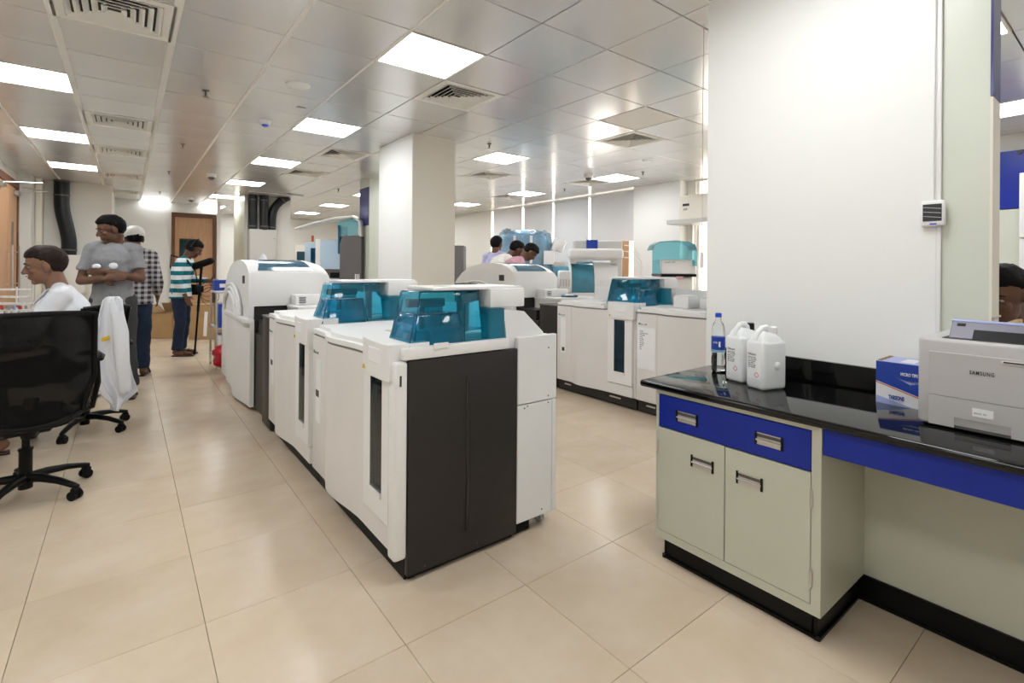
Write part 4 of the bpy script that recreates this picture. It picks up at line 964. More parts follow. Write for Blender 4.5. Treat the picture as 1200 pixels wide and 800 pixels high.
# man in white behind the partition at the right edge
sitR = dict(sit); sitR.update(H=(0, .19, 1.215), N=(0, .10, 1.075))
fd = -RI*.86-FW*.30
person('person', 'man in white coat looking down at the right edge, beyond the partition', (3.345, .365, .0), facing(fd.x, fd.y), 1.015, sitR, 'skin_dark', 'hair', head=(.0, -.30), shirt='coat', trousers='trouser', coat='sit', sleeve=.98, vox=.006)
t = thing('stool', 'stool under the man beyond the partition', 'stool', (3.345, .365, 0))
MB().lathe([(.16, .34), (.17, .35), (.17, .38), (.15, .395)], n=24).build('seat', 'black', t); MB().cyl((0, 0, .03), (0, 0, .35), .025).build('column', 'steel', t); MB().lathe([(.19, 0), (.19, .012), (.03, .04)], n=24).build('base', 'black', t)
t = thing('wooden_tray', 'pale wooden tray behind the printer at the right edge', 'tray', (2.80, .28, WT))
MB().box(2.74, 3.0, .05, .36, WT, WT+.02, bev=.003).build('board', 'wood_pale', t, world=True, smooth=0)
MB().box(2.74, 2.76, .05, .36, WT+.02, 1.145, bev=.003).box(2.76, 3.0, .34, .36, WT+.02, 1.145, bev=.003).build('rim', 'wood_pale', t, world=True, smooth=0)

# ================================================================== CHAIRS
def task_chair(loc, rz, label, base_rot, back_tilt=.10, bw=.25, bz0=.40, bz1=1.05, sw=1.0, arm=.09, ax=1.0):
    t = thing('task_chair', label, 'chair', loc, rz, 'black mesh task chairs')
    hub = MB().cyl((0, 0, .055), (0, 0, .14), .032).build('hub', 'black', t)
    for k in range(5):
        a = base_rot+k*2*PI/5; u = V((math.cos(a), math.sin(a), 0)); s = V((-u.y, u.x, 0))
        lg = MB().loft([u*.02+V((0, 0, .115)), u*.10+V((0, 0, .118)), u*.20+V((0, 0, .105)), u*.29+V((0, 0, .082)), u*.315+V((0, 0, .075))], [.030, .026, .022, .019, .014], [.026, .022, .018, .015, .012], s, 12).build('leg', 'black', t)
        c = u*.30
        MB().cyl(c-s*.026+V((0, 0, .027)), c-s*.006+V((0, 0, .027)), .027).cyl(c+s*.006+V((0, 0, .027)), c+s*.026+V((0, 0, .027)), .027).cyl(c-s*.02+V((0, 0, .027)), c+s*.02+V((0, 0, .027)), .008).box(-.018, .024, -.02, .02, .032, .068, bev=.008, m=Matrix.Translation(c) @ Matrix.Rotation(a, 4, 'Z')).build('caster', 'rubber', lg)
    MB().cyl((0, 0, .13), (0, 0, .28), .030).cyl((0, 0, .28), (0, 0, .40), .018).cyl((0, 0, .275), (0, 0, .285), .034).build('gas_column', 'black', t)
    MB().box(-.10, .10, -.12, .12, .385, .425, bev=.01).cyl((.08, 0, .40), (.26, .02, .39), .006).build('mechanism', 'black', t)
    MB().loft([(0, -.23, .455), (0, -.20, .457), (0, 0, .458), (0, .20, .462), (0, .26, .445)], [q_*sw for q_ in (.20, .235, .25, .24, .19)], [.028, .034, .036, .036, .022], (1, 0, 0), 24, 3.2).build('seat', 'black', t)
    # back: curved frame with mesh
    n = 9
    def bp(u, v):   # u -1..1, v 0..1
        wv = bw*(.80+.20*min(1, v*3)) if v < .34 else bw*(1.0-.03*(v-.34))
        x = u*wv; z = bz0+(bz1-bz0)*v-(.03*(1-abs(u)**2) if v > .9 else 0)*-.0
        y = -.27-back_tilt*v*.9+.05*(u*u)-.03*math.sin(v*PI)*-1*.6
        return V((x, y, z+.012*(-(u*u))*(1 if v > .5 else -4)))
    loop = [bp(-1+2*k/n, 1) for k in range(n+1)]+[bp(1, 1-k/n) for k in range(1, n)]+[bp(1-2*k/n, 0) for k in range(n+1)]+[bp(-1, k/n) for k in range(1, n)]
    MB().tube(loop+[loop[0]], [.015]*(len(loop)+1), 8).build('back_frame', 'black', t)
    b = MB(); G = [[b.bm.verts.new(bp(-1+2*i/12, j/12)) for i in range(13)] for j in range(13)]
    for j in range(12):
        for i in range(12): b.bm.faces.new((G[j][i], G[j][i+1], G[j+1][i+1], G[j+1][i]))
    b.build('mesh_back', 'mesh', t, smooth=60)
    MB().loft([(0, -.05, .40), (0, -.18, .39), (0, -.24, .46), (0, -.27, .62)], [.035, .035, .035, .03], [.014, .014, .012, .010], (1, 0, 0), 10).loft([bp(-.9, .42)+V((0, .03, 0)), bp(0, .40)+V((0, .03, 0)), bp(.9, .42)+V((0, .03, 0))], [.03]*3, [.008]*3, (0, 0, 1), 8).build('back_bracket', 'black', t)
    for s_ in (-1, 1):
        z_ = V((0, 0, arm))
        MB().tube([V((s_*.20*sw, -.02, .43)), V((s_*.29*ax, -.02, .47)), V((s_*.315*ax, -.04, .62)), V((s_*.305*ax, -.05, .675))+z_], [.018, .017, .016, .016], 8).loft([V(q_)+z_ for q_ in ((s_*.30*ax, -.17, .665), (s_*.30*ax, -.14, .685), (s_*.295*ax, .0, .69), (s_*.28*ax, .10, .682), (s_*.265*ax, .15, .665))], [.022, .034, .036, .034, .022], [.012, .014, .014, .013, .010], (1, 0, 0), 12).build('armrest', 'black', t)
    return t
fd = (-RI*.75+FW*.66)
c1p = V((-.455, 3.97, 0))
rz1 = facing(fd.x, fd.y)
a1_ = math.atan2(4.143-c1p.y, -.169-c1p.x)-rz1
task_chair(c1p, rz1, 'black mesh task chair in the left foreground, seen from behind', a1_, .05, .27, .45, 1.075, .80, .11)
fd = (-RI*.90+FW*.43)
c2p = V((-.262, 5.27, 0)); rz2 = facing(fd.x, fd.y)
c2 = task_chair(c2p, rz2, 'black task chair the seated technician sits on, lab coat hung over its back', math.atan2(4.947-5.27, -.394+.262)-rz2, .10, .155, .55, 1.02, .9, .02, .78)
MB().box(-.03, .03, -.003, .003, .02, .09, bev=.01, m=Matrix.Translation(c2p*0+V((.13, .28, .03)))).build('hang_tag', 'dark2', c2, smooth=0)
# lab coat hung on the chair back
ct = thing('hanging_lab_coat', 'white lab coat draped over the back of the second black chair', 'coat', (-.05, 5.02, .22))
CR, CF = RI*.36+FW*.74, -(RI*.90-FW*.43)
o0 = RI*-3.075+FW*3.83
rows = [(1.095, -.045, .055), (1.07, -.075, .085), (1.0, -.10, .095), (.90, -.125, .100), (.78, -.14, .105), (.66, -.15, .115), (.54, -.14, .135), (.45, -.125, .155), (.38, -.10, .185), (.34, -.075, .20), (.29, -.03, .12), (.24, .0, .055), (.215, .012, .03)]
b = MB(); nu = 26; Gf, Gb = [], []
for j, (z, xa, xb) in enumerate(rows):
    rf, rb = [], []
    for i in range(nu+1):
        u = i/nu; x = xa+(xb-xa)*u; amp = .024*min(1, j/3)
        f = amp*math.sin(u*13+z*3)+amp*.6*math.sin(u*29+z*7+1)+.012*noise.noise(V((u*4, z*6, 0)))
        th_ = .026*math.sin(max(.02, min(.98, u))*PI)+.004
        p = o0+CR*x+V((0, 0, z)); rf.append(b.bm.verts.new(p-CF*(th_+f))); rb.append(b.bm.verts.new(p+CF*(th_-f*.6)))
    Gf.append(rf); Gb.append(rb)
for j in range(len(rows)-1):
    for i in range(nu): b.bm.faces.new((Gf[j][i], Gf[j][i+1], Gf[j+1][i+1], Gf[j+1][i])); b.bm.faces.new((Gb[j][i+1], Gb[j][i], Gb[j+1][i], Gb[j+1][i+1]))
    b.bm.faces.new((Gf[j][0], Gf[j+1][0], Gb[j+1][0], Gb[j][0])); b.bm.faces.new((Gf[j+1][nu], Gf[j][nu], Gb[j][nu], Gb[j+1][nu]))
for i in range(nu): b.bm.faces.new((Gf[0][i+1], Gf[0][i], Gb[0][i], Gb[0][i+1])); b.bm.faces.new((Gf[-1][i], Gf[-1][i+1], Gb[-1][i+1], Gb[-1][i]))
b.build('cloth', 'coat', ct, world=True, smooth=80)
sl_ = MB().loft([o0+CR*.005-CF*.055+V((0, 0, .98)), o0+CR*.03-CF*.075+V((0, 0, .82)), o0+CR*.04-CF*.075+V((0, 0, .60)), o0+CR*.075-CF*.07+V((0, 0, .36))], [.045, .052, .05, .045], [.028, .034, .032, .026], CR, 18).build('sleeve', 'coat', ct, world=True); wrinkle(sl_, .012, 14)
MB().loft([o0+CR*-.03-CF*.05+V((0, 0, 1.06)), o0+CR*.0-CF*.062+V((0, 0, .93)), o0+CR*.035-CF*.06+V((0, 0, .80))], [.018, .034, .02], [.006]*3, CR, 8).build('lapel', 'coat', ct, world=True)
MB().box(-.028, .028, -.002, .002, -.014, .014, m=Matrix.Translation(o0+CR*-.085-CF*.060+V((0, 0, .785))) @ Matrix.Rotation(math.atan2(CR.y, CR.x), 4, 'Z') @ Matrix.Rotation(-.25, 4, 'Y')).build('pocket_tag', 'yellow', ct, world=True, smooth=0)

# ================================================================== LEFT BENCH WITH RACKS
t = thing('side_bench', 'low white laboratory bench at the left edge carrying the test tube racks', 'bench', (-1.1, 5.2, 0))
MB().box(-1.47, -.50, 4.62, 6.3, .755, .785, bev=.004).build('top', 'granite', t, world=True, smooth=0)
MB().box(-1.45, -1.1, 4.66, 6.25, .05, .755).build('cupboard', 'cab', t, world=True, smooth=0)
for y in (4.66, 6.24): MB().box(-1.02, -.98, y-.02, y+.02, 0, .755).build('leg', 'cab', t, world=True, smooth=0)
def rack(loc, rz, lab, full=True):
    t = thing('tube_rack', lab, 'rack', loc, rz, 'white test tube racks')
    for z in (.004, .05, .10): 
        b = MB()
        for k in range(7): b.box(-.14+.044*k, -.134+.044*k, -.06, .06, z, z+.006)
        for k in range(4): b.box(-.14, .136, -.06+.038*k, -.054+.038*k, z, z+.006)
        b.build('shelf_grid', 'plastic2', t, smooth=0)
    for x, y in ((-.14, -.06), (.13, -.06), (-.14, .054), (.13, .054)): MB().box(x, x+.006, y, y+.006, 0, .125).build('post', 'plastic2', t, smooth=0)
    if full:
        for k in range(6):
            for j in range(3):
                tb_ = MB().lathe([(.004, .012), (.0065, .016), (.0065, .118), (.0055, .120)], c=(-.118+.044*k, -.036+.038*j, 0), n=8).build('test_tube', 'label', t); MB().lathe([(.0078, .108), (.0078, .128), (.006, .130)], c=(-.118+.044*k, -.036+.038*j, 0), n=8).build('tube_cap', ('red', 'wheel', 'cartonlilac')[(k+j) % 3], tb_)
    return t
rr = math.atan2(RI.y, RI.x)
for k, (d_, z, l) in enumerate(((0, .785, 'white test tube rack full of tubes, lowest of the stack in front of the technician'), (1, .925, 'white test tube rack full of tubes, middle of the stack in front of the technician'), (2, 1.065, 'empty white wire rack on top of the stack in front of the technician'))):
    rack((-.655, 4.80, z), rr, l, k < 2)
tag(MB().lathe([(.025, 0), (.027, .01), (.027, .08), (.012, .10), (.012, .14), (.015, .142), (.015, .16)], c=(0, 0, 0)).build('dropper_bottle', 'black', origin=None), 'small black bottle between the racks and the technician', 'bottle').location = (-.63, 5.13, .785)
MB_ = thing('desk_phone', 'black telephone handset lying on the side bench beyond the racks', 'telephone', (-.72, 5.62, .785))
MB().box(-.09, .09, -.10, .10, 0, .05, bev=.01).build('base', 'black', MB_); MB().loft([(-.07, -.09, .07), (-.075, -.04, .09), (-.075, .04, .09), (-.07, .09, .07)], [.022, .014, .014, .022], [.018, .012, .012, .018], (1, 0, 0), 10).build('handset', 'black', MB_)

# ================================================================== DUCTS
def duct(name_lab, pts, r, base, box=None):
    t = thing('flexible_duct', name_lab, 'duct', base, 0, 'black ventilation ducts')
    P = [V(p) for p in pts]
    # smooth the path
    for _ in range(2): P = [P[0]]+[q for a, b_ in zip(P, P[1:]) for q in (a.lerp(b_, .25), a.lerp(b_, .75))]+[P[-1]]
    MB().tube(P, r, 18).build('hose', 'duct', t, world=True, smooth=70)
    for f in (.06, .30, .95):
        k = int(f*(len(P)-2)); a, b_ = P[k], P[k+1]; d = (b_-a).normalized(); MB().cyl(a-d*.014, a+d*.014, r+.006, n=18).build('clamp_band', 'dark2', t, world=True)
    return t
M['duct'] = mat('black_duct', (.010, .011, .013), .35, spec=.4)
duct('black ventilation duct with an s-bend on the wall left of the aisle', [(-.95, 12.2, 2.86), (-.95, 12.2, 2.62), (-.95, 12.2, 2.35), (-.88, 12.2, 2.0), (-.84, 12.2, 1.75), (-.85, 12.2, 1.50)], .11, (-.9, 12.2, 1.5))
tag(MB().box(-1.02, -.60, 12.0, 12.34, .80, 1.50, bev=.01).build('air_unit', 'wall', origin=(-.8, 12.2, .8)), 'pale metal box below the s-bend duct behind the grey t-shirt', 'box')
duct('leftmost straight black duct above the grey wall cabinet', [(2.10, 11.72, 2.86), (2.10, 11.72, 2.5), (2.10, 11.72, 2.09)], .085, (2.10, 11.72, 2.09))
duct('middle straight black duct with clamp above the grey wall cabinet', [(2.31, 11.68, 2.86), (2.31, 11.68, 2.5), (2.31, 11.68, 2.09)], .09, (2.31, 11.68, 2.09))
duct('rightmost black duct bending to the ceiling above the grey wall cabinet', [(2.80, 11.72, 2.86), (2.66, 11.72, 2.76), (2.54, 11.72, 2.62), (2.48, 11.72, 2.45), (2.47, 11.72, 2.09)], .085, (2.47, 11.72, 2.09))
t = thing('wall_cabinet', 'light grey steel wall cabinet under the three black ducts', 'cabinet', (2.3, 11.75, 1.3))
MB().box(2.02, 2.56, 11.60, 11.84, 1.05, 2.10, bev=.008).build('box', 'greyl', t, world=True, smooth=0)
MB().box(2.04, 2.54, 11.592, 11.602, 1.07, 2.08, bev=.003).build('door', 'greyl', t, world=True, smooth=0)
MB().lathe([(.008, 0), (.008, .02)], c=(2.50, 11.585, 1.9)).build('lock', 'dark2', t, world=True)
tag(MB().box(1.95, 3.02, 11.3, 11.95, CZ-.03, CZ-.006, bev=.004).build('ceiling_plate', 'ceil', origin=(2.5, 11.6, CZ-.03)), 'thin metal ceiling plate around the tops of the three ducts', 'plate')

# ================================================================== BACKGROUND MACHINES
def bx(t, name, m_, c, s, bev=.01, rz_=0, par=None, seg=2):
    return MB().box(-s[0]/2, s[0]/2, -s[1]/2, s[1]/2, 0, s[2], bev=bev, seg=seg, m=Matrix.Translation(c) @ Matrix.Rotation(rz_, 4, 'Z')).build(name, m_, par or t)
# grey and pale blue analysers on the left, seen between shaft and pillar
def at(px, d_, z=0):
    r = (px-600)/582.8*d_; p = RI*r+FW*d_; return V((p.x, p.y, z))
rc = math.atan2(RI.y, RI.x)
p = at(412, 8.7); t = thing('grey_analyser', 'tall dark grey analyser with open white lid and pale teal shield', 'analyser', p, rc)
MB().prism([(-.20, .0), (-.20, 1.72), (-.16, 1.86), (.17, 1.88), (.17, 0)], 1, -.02, .45).build('side_panel', 'grey', t, smooth=0)
bx(t, 'body', 'grey', (.02, .55, 0), (.32, .2, 1.55))
MB().loft([(-.98, .1, 1.98), (-.60, .1, 2.10), (-.30, .1, 2.17), (.02, .1, 2.20), (.14, .1, 2.12), (.16, .1, 1.86)], [.16]*6, [.012, .022, .026, .026, .024, .02], (0, 1, 0), 12, 4).build('open_lid', 'plastic2', t)
MB().prism([(-.22, 1.86), (-.26, 2.10), (.02, 2.18), (.12, 2.12), (.10, 1.88)], 1, .0, .012).build('shield', 'teal_light', t, smooth=0)
MB().box(-.235, -.20, -.03, .4, 1.55, 2.05, bev=.01).build('shield_edge', 'tealsolid', t)
for k in range(3): MB().box(.07+.03*k, .085+.03*k, -.03, -.021, 1.10, 1.20, m=Matrix.Rotation(.0, 4, 'Y')).build('vent_slot', 'label', t, smooth=0)
p = at(389, 8.9); t = thing('blue_analyser', 'pale blue enamelled analyser left of the dark grey one', 'analyser', p, rc)
MB().box(-.28, .18, .0, .5, 0, 1.80, bev=.03, seg=3).build('body', 'lightblue', t)
MB().box(-.24, .16, -.012, .02, 1.12, 1.28, bev=.01).build('opening', 'dark2', t); MB().box(-.02, .14, -.03, .0, 1.13, 1.22).build('printer_slot', 'black', t, smooth=0)
MB().box(-.30, -.20, -.01, .5, .0, 1.82, bev=.02, seg=2).build('door_edge', 'plastic2', t)
p = at(370, 9.55); t = thing('blue_analyser', 'pale blue analyser with dark glass front, behind and left of the other', 'analyser', p, rc)
MB().box(-.22, .25, .0, .5, 0, 1.78, bev=.02, seg=2).build('body', 'lightblue', t); MB().box(-.10, .14, -.01, .02, 1.15, 1.68, bev=.01).build('glass_door', 'smoke', t)
p = at(353, 9.9); t = thing('beige_analyser', 'narrow cream analyser at the left end of the far machine row', 'analyser', p, rc)
MB().box(-.12, .12, .0, .4, 0, 1.74, bev=.02, seg=2).build('body', 'wall_beige', t); MB().box(-.09, .09, -.01, .02, 1.25, 1.62, bev=.008).build('glass_door', 'smoke', t)
tag(MB().box(-.02, .02, -.02, .02, 0, .12, bev=.005).build('beacon_lamp', 'orange'), 'small red indicator standing on the far blue analyser', 'lamp').location = at(366, 9.6, 1.80)
p = at(309, 7.9); t = thing('white_pouch', 'folded white sheet standing up behind the near rounded loader', 'sheet', p+V((0, 0, 1.0)), rc)
MB().loft([(0, 0, -.05), (.0, 0, .25), (-.01, 0, .46), (-.01, 0, .52)], [.075, .07, .06, .015], [.03, .03, .02, .008], (1, 0, 0), 12).build('cloth', 'coat', t); bx(t, 'stand', 'plastic2', (0, 0, -1.0), (.10, .10, .98))

# low black counter stuff behind the pillar
t = thing('black_printer', 'low black instrument with small teal screen beyond the pillar', 'instrument', (3.62, 5.6, .0), 0)
MB().box(-.22, .12, -.1, .3, 0, .98, bev=.01).build('stand', 'plastic', t); MB().box(-.22, .10, -.08, .28, .985, 1.12, bev=.01).build('body', 'black', t); MB().box(-.225, -.215, .0, .1, 1.03, 1.09).build('screen', 'inner', t, smooth=0)
t = thing('grey_cabinet', 'dark grey cabinet standing by the far wall right of the pillar', 'cabinet', at(535, 9.6), rc)
MB().box(-.2, .14, 0, .5, 0, 1.75, bev=.01).build('carcass', 'grey', t); MB().box(-.19, .13, -.012, 0, .05, 1.7, bev=.004).build('door', 'grey', t)

# machine with curved teal door and white beam
p = V((5.45, 4.95, 0)); t = thing('curved_analyser', 'white analyser with curved teal door, white end arch and overhead white beam', 'analyser', at(697, 7.2), rc, None)
MB().box(-.55, .42, .0, .7, 0, .98, bev=.02, seg=2).build('base', 'plastic2', t)
M['doorteal'] = mat('teal_smoked_door', (.05, .24, .34), .12, spec=.8, noisec=.2, nscale=6)
prof = [(0.02, .98), (.0, 1.08), (.02, 1.22), (.07, 1.33), (.16, 1.40), (.30, 1.43), (.62, 1.43), (.62, .98)]
MB().prism(prof, 0, -.33, .0).build('curved_door', 'doorteal', t, smooth=40)
MB().prism([(a, .98+(z-.98)*.86) for a, z in prof], 0, -.56, -.35).build('curved_door', 'doorteal', t, smooth=40)
MB().prism([(a-.02, z+.02) for a, z in prof[:-1]]+[(.60, .98)], 0, .0, .34).build('end_arch', 'plastic2', t, smooth=40)
MB().prism([(a-.01, z+.012) for a, z in prof[:-1]]+[(.60, .98)], 0, -.36, -.33).build('door_divider', 'plastic2', t, smooth=40)
MB().box(-.37, .42, -.02, .22, 1.47, 1.62, bev=.04, seg=3).build('overhead_beam', 'plastic2', t)
for x in (-.30, .30): MB().box(x-.04, x+.04, .05, .16, 1.40, 1.48).build('beam_bracket', 'greyl', t, smooth=0)
MB().box(-.54, -.36, -.18, -.02, .98, 1.30, bev=.02).build('sample_gate', 'plastic2', t)
for k in range(4): MB().box(-.52+.04*k, -.50+.04*k, -.186, -.178, 1.08, 1.18).build('slot', 'greyl', t, smooth=0)
bl = thing('blue_tag_box', 'white instrument box with a blue card behind the overhead beam', 'box', at(697, 7.9, 0), rc)
MB().box(-.30, .46, .1, .4, 1.0, 1.78, bev=.01).build('case', 'greyl', bl); MB().box(-.12, .06, .085, .10, 1.60, 1.79).build('card', 'cartonblue', bl, smooth=0)
t = thing('laptop', 'small black screen standing between teal hood and curved analyser', 'screen', at(731, 5.6, .985), rc)
MB().box(-.12, .12, 0, .02, .0, .24, bev=.004, m=Matrix.Rotation(-.15, 4, 'X')).build('screen', 'black', t); MB().box(-.12, .12, -.10, .02, -.0, .012).build('base', 'black', t, smooth=0)
t = thing('wooden_post', 'orange-brown wooden window post with blue strip beside the white column', 'post', at(731, 9.35), rc)
MB().box(-.10, .10, 0, .1, 0, 1.85).build('board', 'wood', t, smooth=0); MB().box(-.16, -.105, 0, .08, 0, 1.60).build('blue_strip', 'blue', t, smooth=0)
t = thing('white_hose', 'thin white hoses looping beside the white column', 'hose', at(742, 8.3), rc)
for k in range(3): MB().tube([(-.15, 0, 1.72-.1*k), (.02, 0, 1.70-.1*k), (.12+.02*k, 0, 1.55-.1*k), (.14, 0, 1.3), (.12, 0, .9), (.12, 0, .01)], .008, 6).build('hose', 'plastic2', t)

# machine wrapped in polythene
t = thing('wrapped_analyser', 'large blue analyser wrapped in clear polythene behind the three men', 'analyser', at(615, 9.6), rc)
MB().loft([(0, .35, .0), (0, .35, 1.0), (0, .35, 1.6), (0, .35, 1.92), (0, .35, 2.0)], [.48, .5, .52, .46, .35], [.3, .32, .32, .28, .2], (1, 0, 0), 28, 3.5).build('cover', 'wrapblue', t)
w1 = MB().loft([(0, .35, .9), (0, .35, 1.3), (0, .35, 1.7), (0, .35, 2.0), (0, .35, 2.06)], [.55, .55, .56, .50, .38], [.36, .37, .37, .33, .22], (1, 0, 0), 48, 3.5)
bmesh.ops.subdivide_edges(w1.bm, edges=list(w1.bm.edges), cuts=3, use_grid_fill=True)
fw = w1.build('polythene', 'film', t); wrinkle(fw, .05, 6)
MB().box(.36, .56, -.05, -.03, 1.40, 1.66).build('paper_sheet', 'label', t, smooth=0)
for x in (-.2, .12): MB().box(x-.025, x+.025, -.02, .0, 1.0, 1.95, bev=.005).build('wrap_seam', 'label', t)
MB().box(.0, .24, -.02, .3, 0, .26, bev=.02, m=Matrix.Translation((.50, 0, 1.68)) @ Matrix.Rotation(.30, 4, 'Y')).box(-.05, .34, -.02, .3, -.05, -.01, bev=.01, m=Matrix.Translation((.52, 0, 1.66)) @ Matrix.Rotation(-.6, 4, 'Y')).build('raised_lid', 'plastic2', t)
MB().box(.55, .92, .0, .3, .9, 1.45, bev=.02).build('side_unit', 'greyl', t)

# analyser with tall pale teal shield beside the white column
t = thing('shielded_analyser', 'white analyser with tall pale teal shield in front of the white column', 'analyser', at(792, 7.0), rc)
MB().box(-.30, .28, .1, .6, 0, 1.22, bev=.01).build('stand', 'plastic2', t)
MB().box(-.20, .30, .03, .5, 1.26, 1.47, bev=.01).build('body', 'plastic2', t)
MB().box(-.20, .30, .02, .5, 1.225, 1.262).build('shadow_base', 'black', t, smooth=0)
shp = [(-.33, 1.26), (-.33, 1.60), (-.29, 1.68), (-.22, 1.72), (0, 1.735), (.18, 1.72), (.27, 1.68), (.30, 1.60), (.30, 1.38), (.24, 1.38), (.24, 1.47), (-.22, 1.47), (-.22, 1.26)]
MB().prism(shp, 1, .0, .012).build('shield', 'teal_light', t, smooth=0)
MB().prism([(-.33, 1.60), (-.29, 1.68), (-.22, 1.72), (0, 1.735), (.18, 1.72), (.27, 1.68), (.30, 1.60), (.29, 1.60), (.26, 1.67), (.18, 1.71), (0, 1.725), (-.22, 1.71), (-.285, 1.67), (-.32, 1.60)], 1, .012, .30).build('shield_top', 'teal_light', t, smooth=0)
M['pinkp'] = mat('pink_plastic', (.65, .35, .40), .5)
for x in (-.26, .06): MB().box(x-.05, x+.05, .0, .09, 1.19, 1.228, bev=.005).build('pink_clip', 'pinkp', t)
lettering('model 300', .035, 'greyplastic2', t, frame_m((-.15, .028, 1.42), (1, 0, 0), (0, 0, 1)))
# things standing on the second line
def cover_box(loc, s, m_, lab, nm, cat):
    t = thing(nm, lab, cat, loc, 0); MB().box(-s[0]/2, s[0]/2, -s[1]/2, s[1]/2, 0, s[2], bev=.012, seg=2).build('case', m_, t); MB().box(-s[0]/2+.01, s[0]/2-.01, -s[1]/2+.01, s[1]/2-.01, s[2], s[2]+.006).build('top', 'plastic2', t, smooth=0); return t
cover_box((4.05, 2.62, .985), (.18, .16, .11), 'plastic2', 'white plastic bin on the second line between the two teal hoods', 'plastic_bin', 'bin')
cover_box((4.10, 2.43, .985), (.12, .10, .10), 'plastic2', 'smaller white plastic bin on the second line nearer the wall block', 'plastic_bin', 'bin')

# wall air unit and shelf near the right window
t = thing('wall_unit', 'beige metal unit on a bracket shelf in front of the bright window', 'unit', (7.5, 4.6, 2.1))
MB().box(7.35, 7.74, 3.9, 4.92, 2.16, 2.56, bev=.01).build('case', 'wall_beige', t, world=True, smooth=0)
MB().box(7.20, 7.74, 3.8, 5.05, 2.08, 2.15, bev=.004).build('shelf', 'steel_matt', t, world=True, smooth=0)
MB().box(7.50, 7.56, 4.75, 4.80, .9, 2.08).build('bracket', 'greyl', t, world=True, smooth=0)
lb = MB().box(7.345, 7.351, 4.72, 4.84, 2.38, 2.42).build('label_sheet', 'ink', t, world=True, smooth=0)
lettering('AIR', .05, 'ink', t, WM[t.name].inverted() @ frame_m((7.345, 4.83, 2.31), (0, -1, 0), (0, 0, 1)))
# white cupboard unit at the far right seen past the partition
t = thing('wall_cupboard', 'white wall cupboard with pale door at the right edge over blue panel', 'cupboard', (7.5, .5, 1.4))
MB().box(7.45, 7.65, -.4, .88, 1.70, 2.38, bev=.006).build('carcass', 'plastic2', t, world=True, smooth=0); MB().box(7.44, 7.45, -.36, .84, 1.74, 2.34, bev=.003).build('door', 'lightblue', t, world=True, smooth=0)
MB().box(7.47, 7.65, -.4, .88, 1.0, 1.68, bev=.006).build('lower_door', 'white', t, world=True, smooth=0)
MB().cyl((7.655, .9, 2.63), (7.62, .9, 2.63), .02).build('stop', 'ink', t, world=True)

# ================================================================== FAR LEFT: BOXES, TROLLEY
def carton(loc, s, rz_, lab, open_=False):
    t = thing('cardboard_box', lab, 'box', loc, rz_, 'cardboard boxes by the far door')
    x, y, z = s[0]/2, s[1]/2, s[2]; w_ = .006
    MB().box(-x, x, -y, -y+w_, 0, z).box(-x, x, y-w_, y, 0, z).box(-x, -x+w_, -y, y, 0, z).box(x-w_, x, -y, y, 0, z).box(-x, x, -y, y, 0, w_).build('sides', 'kraft', t, smooth=0)
    if open_:
        MB().box(-x, x, -w_, 0, 0, y, m=Matrix.Translation((0, y, z)) @ Matrix.Rotation(.5, 4, 'X')).build('flap', 'kraft', t, smooth=0); MB().box(0, w_, -y, y, 0, x, m=Matrix.Translation((-x, 0, z)) @ Matrix.Rotation(-.8, 4, 'Y')).build('flap', 'kraft_in', t, smooth=0)
    else:
        MB().box(-x, x, -y, -.001, z-w_, z).build('flap', 'kraft', t, smooth=0); MB().box(-x, x, .001, y, z-w_, z).build('flap', 'kraft', t, smooth=0); MB().box(-x, x, -.025, .025, z, z+.001).build('tape', 'wood_pale', t, smooth=0)
    return t
rcx = math.atan2(RI.y, RI.x)
carton(at(198, 9.2), (.40, .40, .45), rcx, 'small open cardboard box left of the cameraman', True)
carton(at(219, 9.75), (.38, .42, .62), rcx, 'taller cardboard box right behind the small open one')
cbx = carton(at(247, 9.15), (.50, .42, .62), rcx, 'large cardboard box right of the monopod')
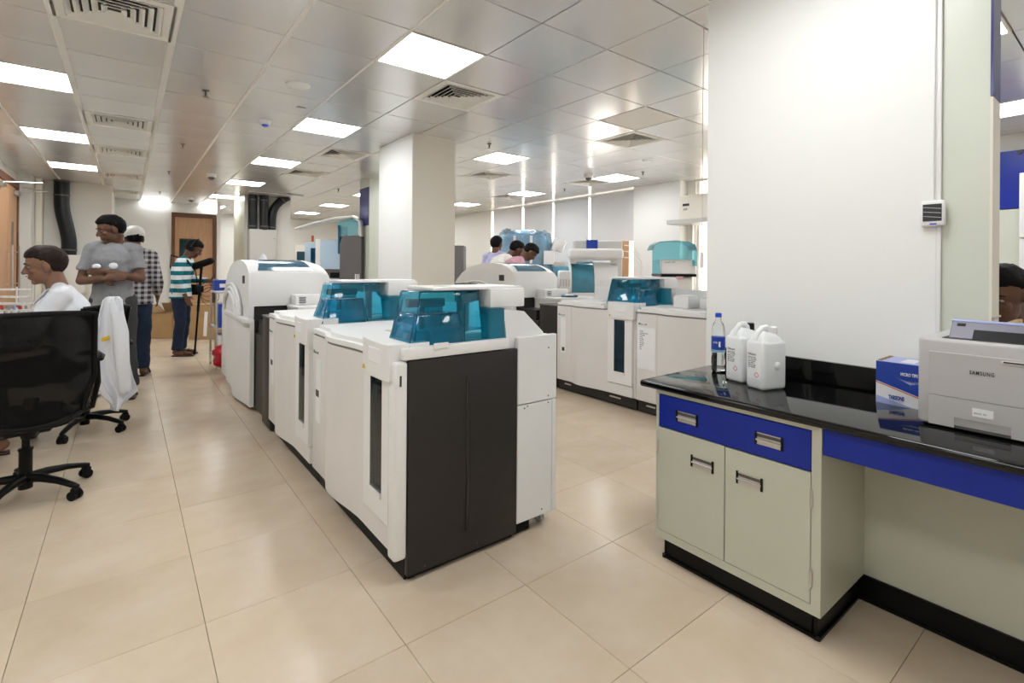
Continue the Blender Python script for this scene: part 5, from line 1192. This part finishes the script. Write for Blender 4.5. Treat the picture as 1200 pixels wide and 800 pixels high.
MB().box(.0, .06, -.214, -.209, .06, .50, m=Matrix.Rotation(.05, 4, 'Y')).build('paper_label', 'label', cbx, smooth=0)
# trolley
t = thing('trolley', 'steel trolley loaded with files behind the rounded loader', 'trolley', (1.05, 7.55, 0), 0)
for z in (.15, .52, .98): MB().box(-.16, .22, -.28, .28, z, z+.02, bev=.004).build('shelf', 'steel_matt', t, smooth=0)
for x, y in ((-.15, -.27), (.21, -.27), (-.15, .27), (.21, .27)): MB().cyl((x, y, .05), (x, y, 1.0), .012).cyl((x-.01, y, .028), (x+.01, y, .028), .028).build('post', 'steel', t)
for k in range(5): tag(MB().box(-.12, .06, -.24+.085*k, -.17+.085*k, 0, .30, bev=.003).build('file_folder', ('cartonblue', 'bluefilm', 'greyl', 'label', 'dark2')[k], origin=(0, 0, 0)), ['royal blue', 'violet', 'grey', 'white', 'dark'][k]+' file folder on the middle shelf of the trolley', 'folder', 'folders on the trolley').location = (1.05, 7.55, .54)
for k in range(4): tag(MB().box(-.12, .06, -.24+.10*k, -.16+.10*k, 0, .26, bev=.003).build('file_folder', ('label', 'greyl', 'cartonblue', 'dark2')[k], origin=(0, 0, 0)), ['white', 'grey', 'blue', 'dark'][k]+' file folder on the lowest shelf of the trolley', 'folder', 'folders on the trolley').location = (1.05, 7.55, .17)
M['redbag'] = mat('red_polythene', (.55, .01, .03), .3)
t = tag(MB().ball((0, 0, .14), (.10, .12, .15), 18).build('red_bag', 'redbag'), 'crumpled red plastic bag hanging low at the trolley', 'bag'); wrinkle(t, .05, 12); t.location = (.95, 7.18, .05)
t = thing('blue_box', 'blue storage box with white label on the trolley top', 'box', (1.02, 7.78, 1.0)); MB().box(-.10, .12, -.12, .10, 0, .14, bev=.006).build('case', 'cartonblue', t); MB().box(-.04, .06, -.124, -.12, .04, .09).build('paper_label', 'label', t, smooth=0)
t = thing('brown_carton', 'small brown carton on the trolley top', 'box', (1.20, 7.55, 1.0)); MB().box(-.10, .12, -.10, .12, 0, .25).build('case', 'kraft', t, smooth=0); MB().box(-.10, .12, -.01, .01, .25, .2515).build('tape', 'wood_pale', t, smooth=0)
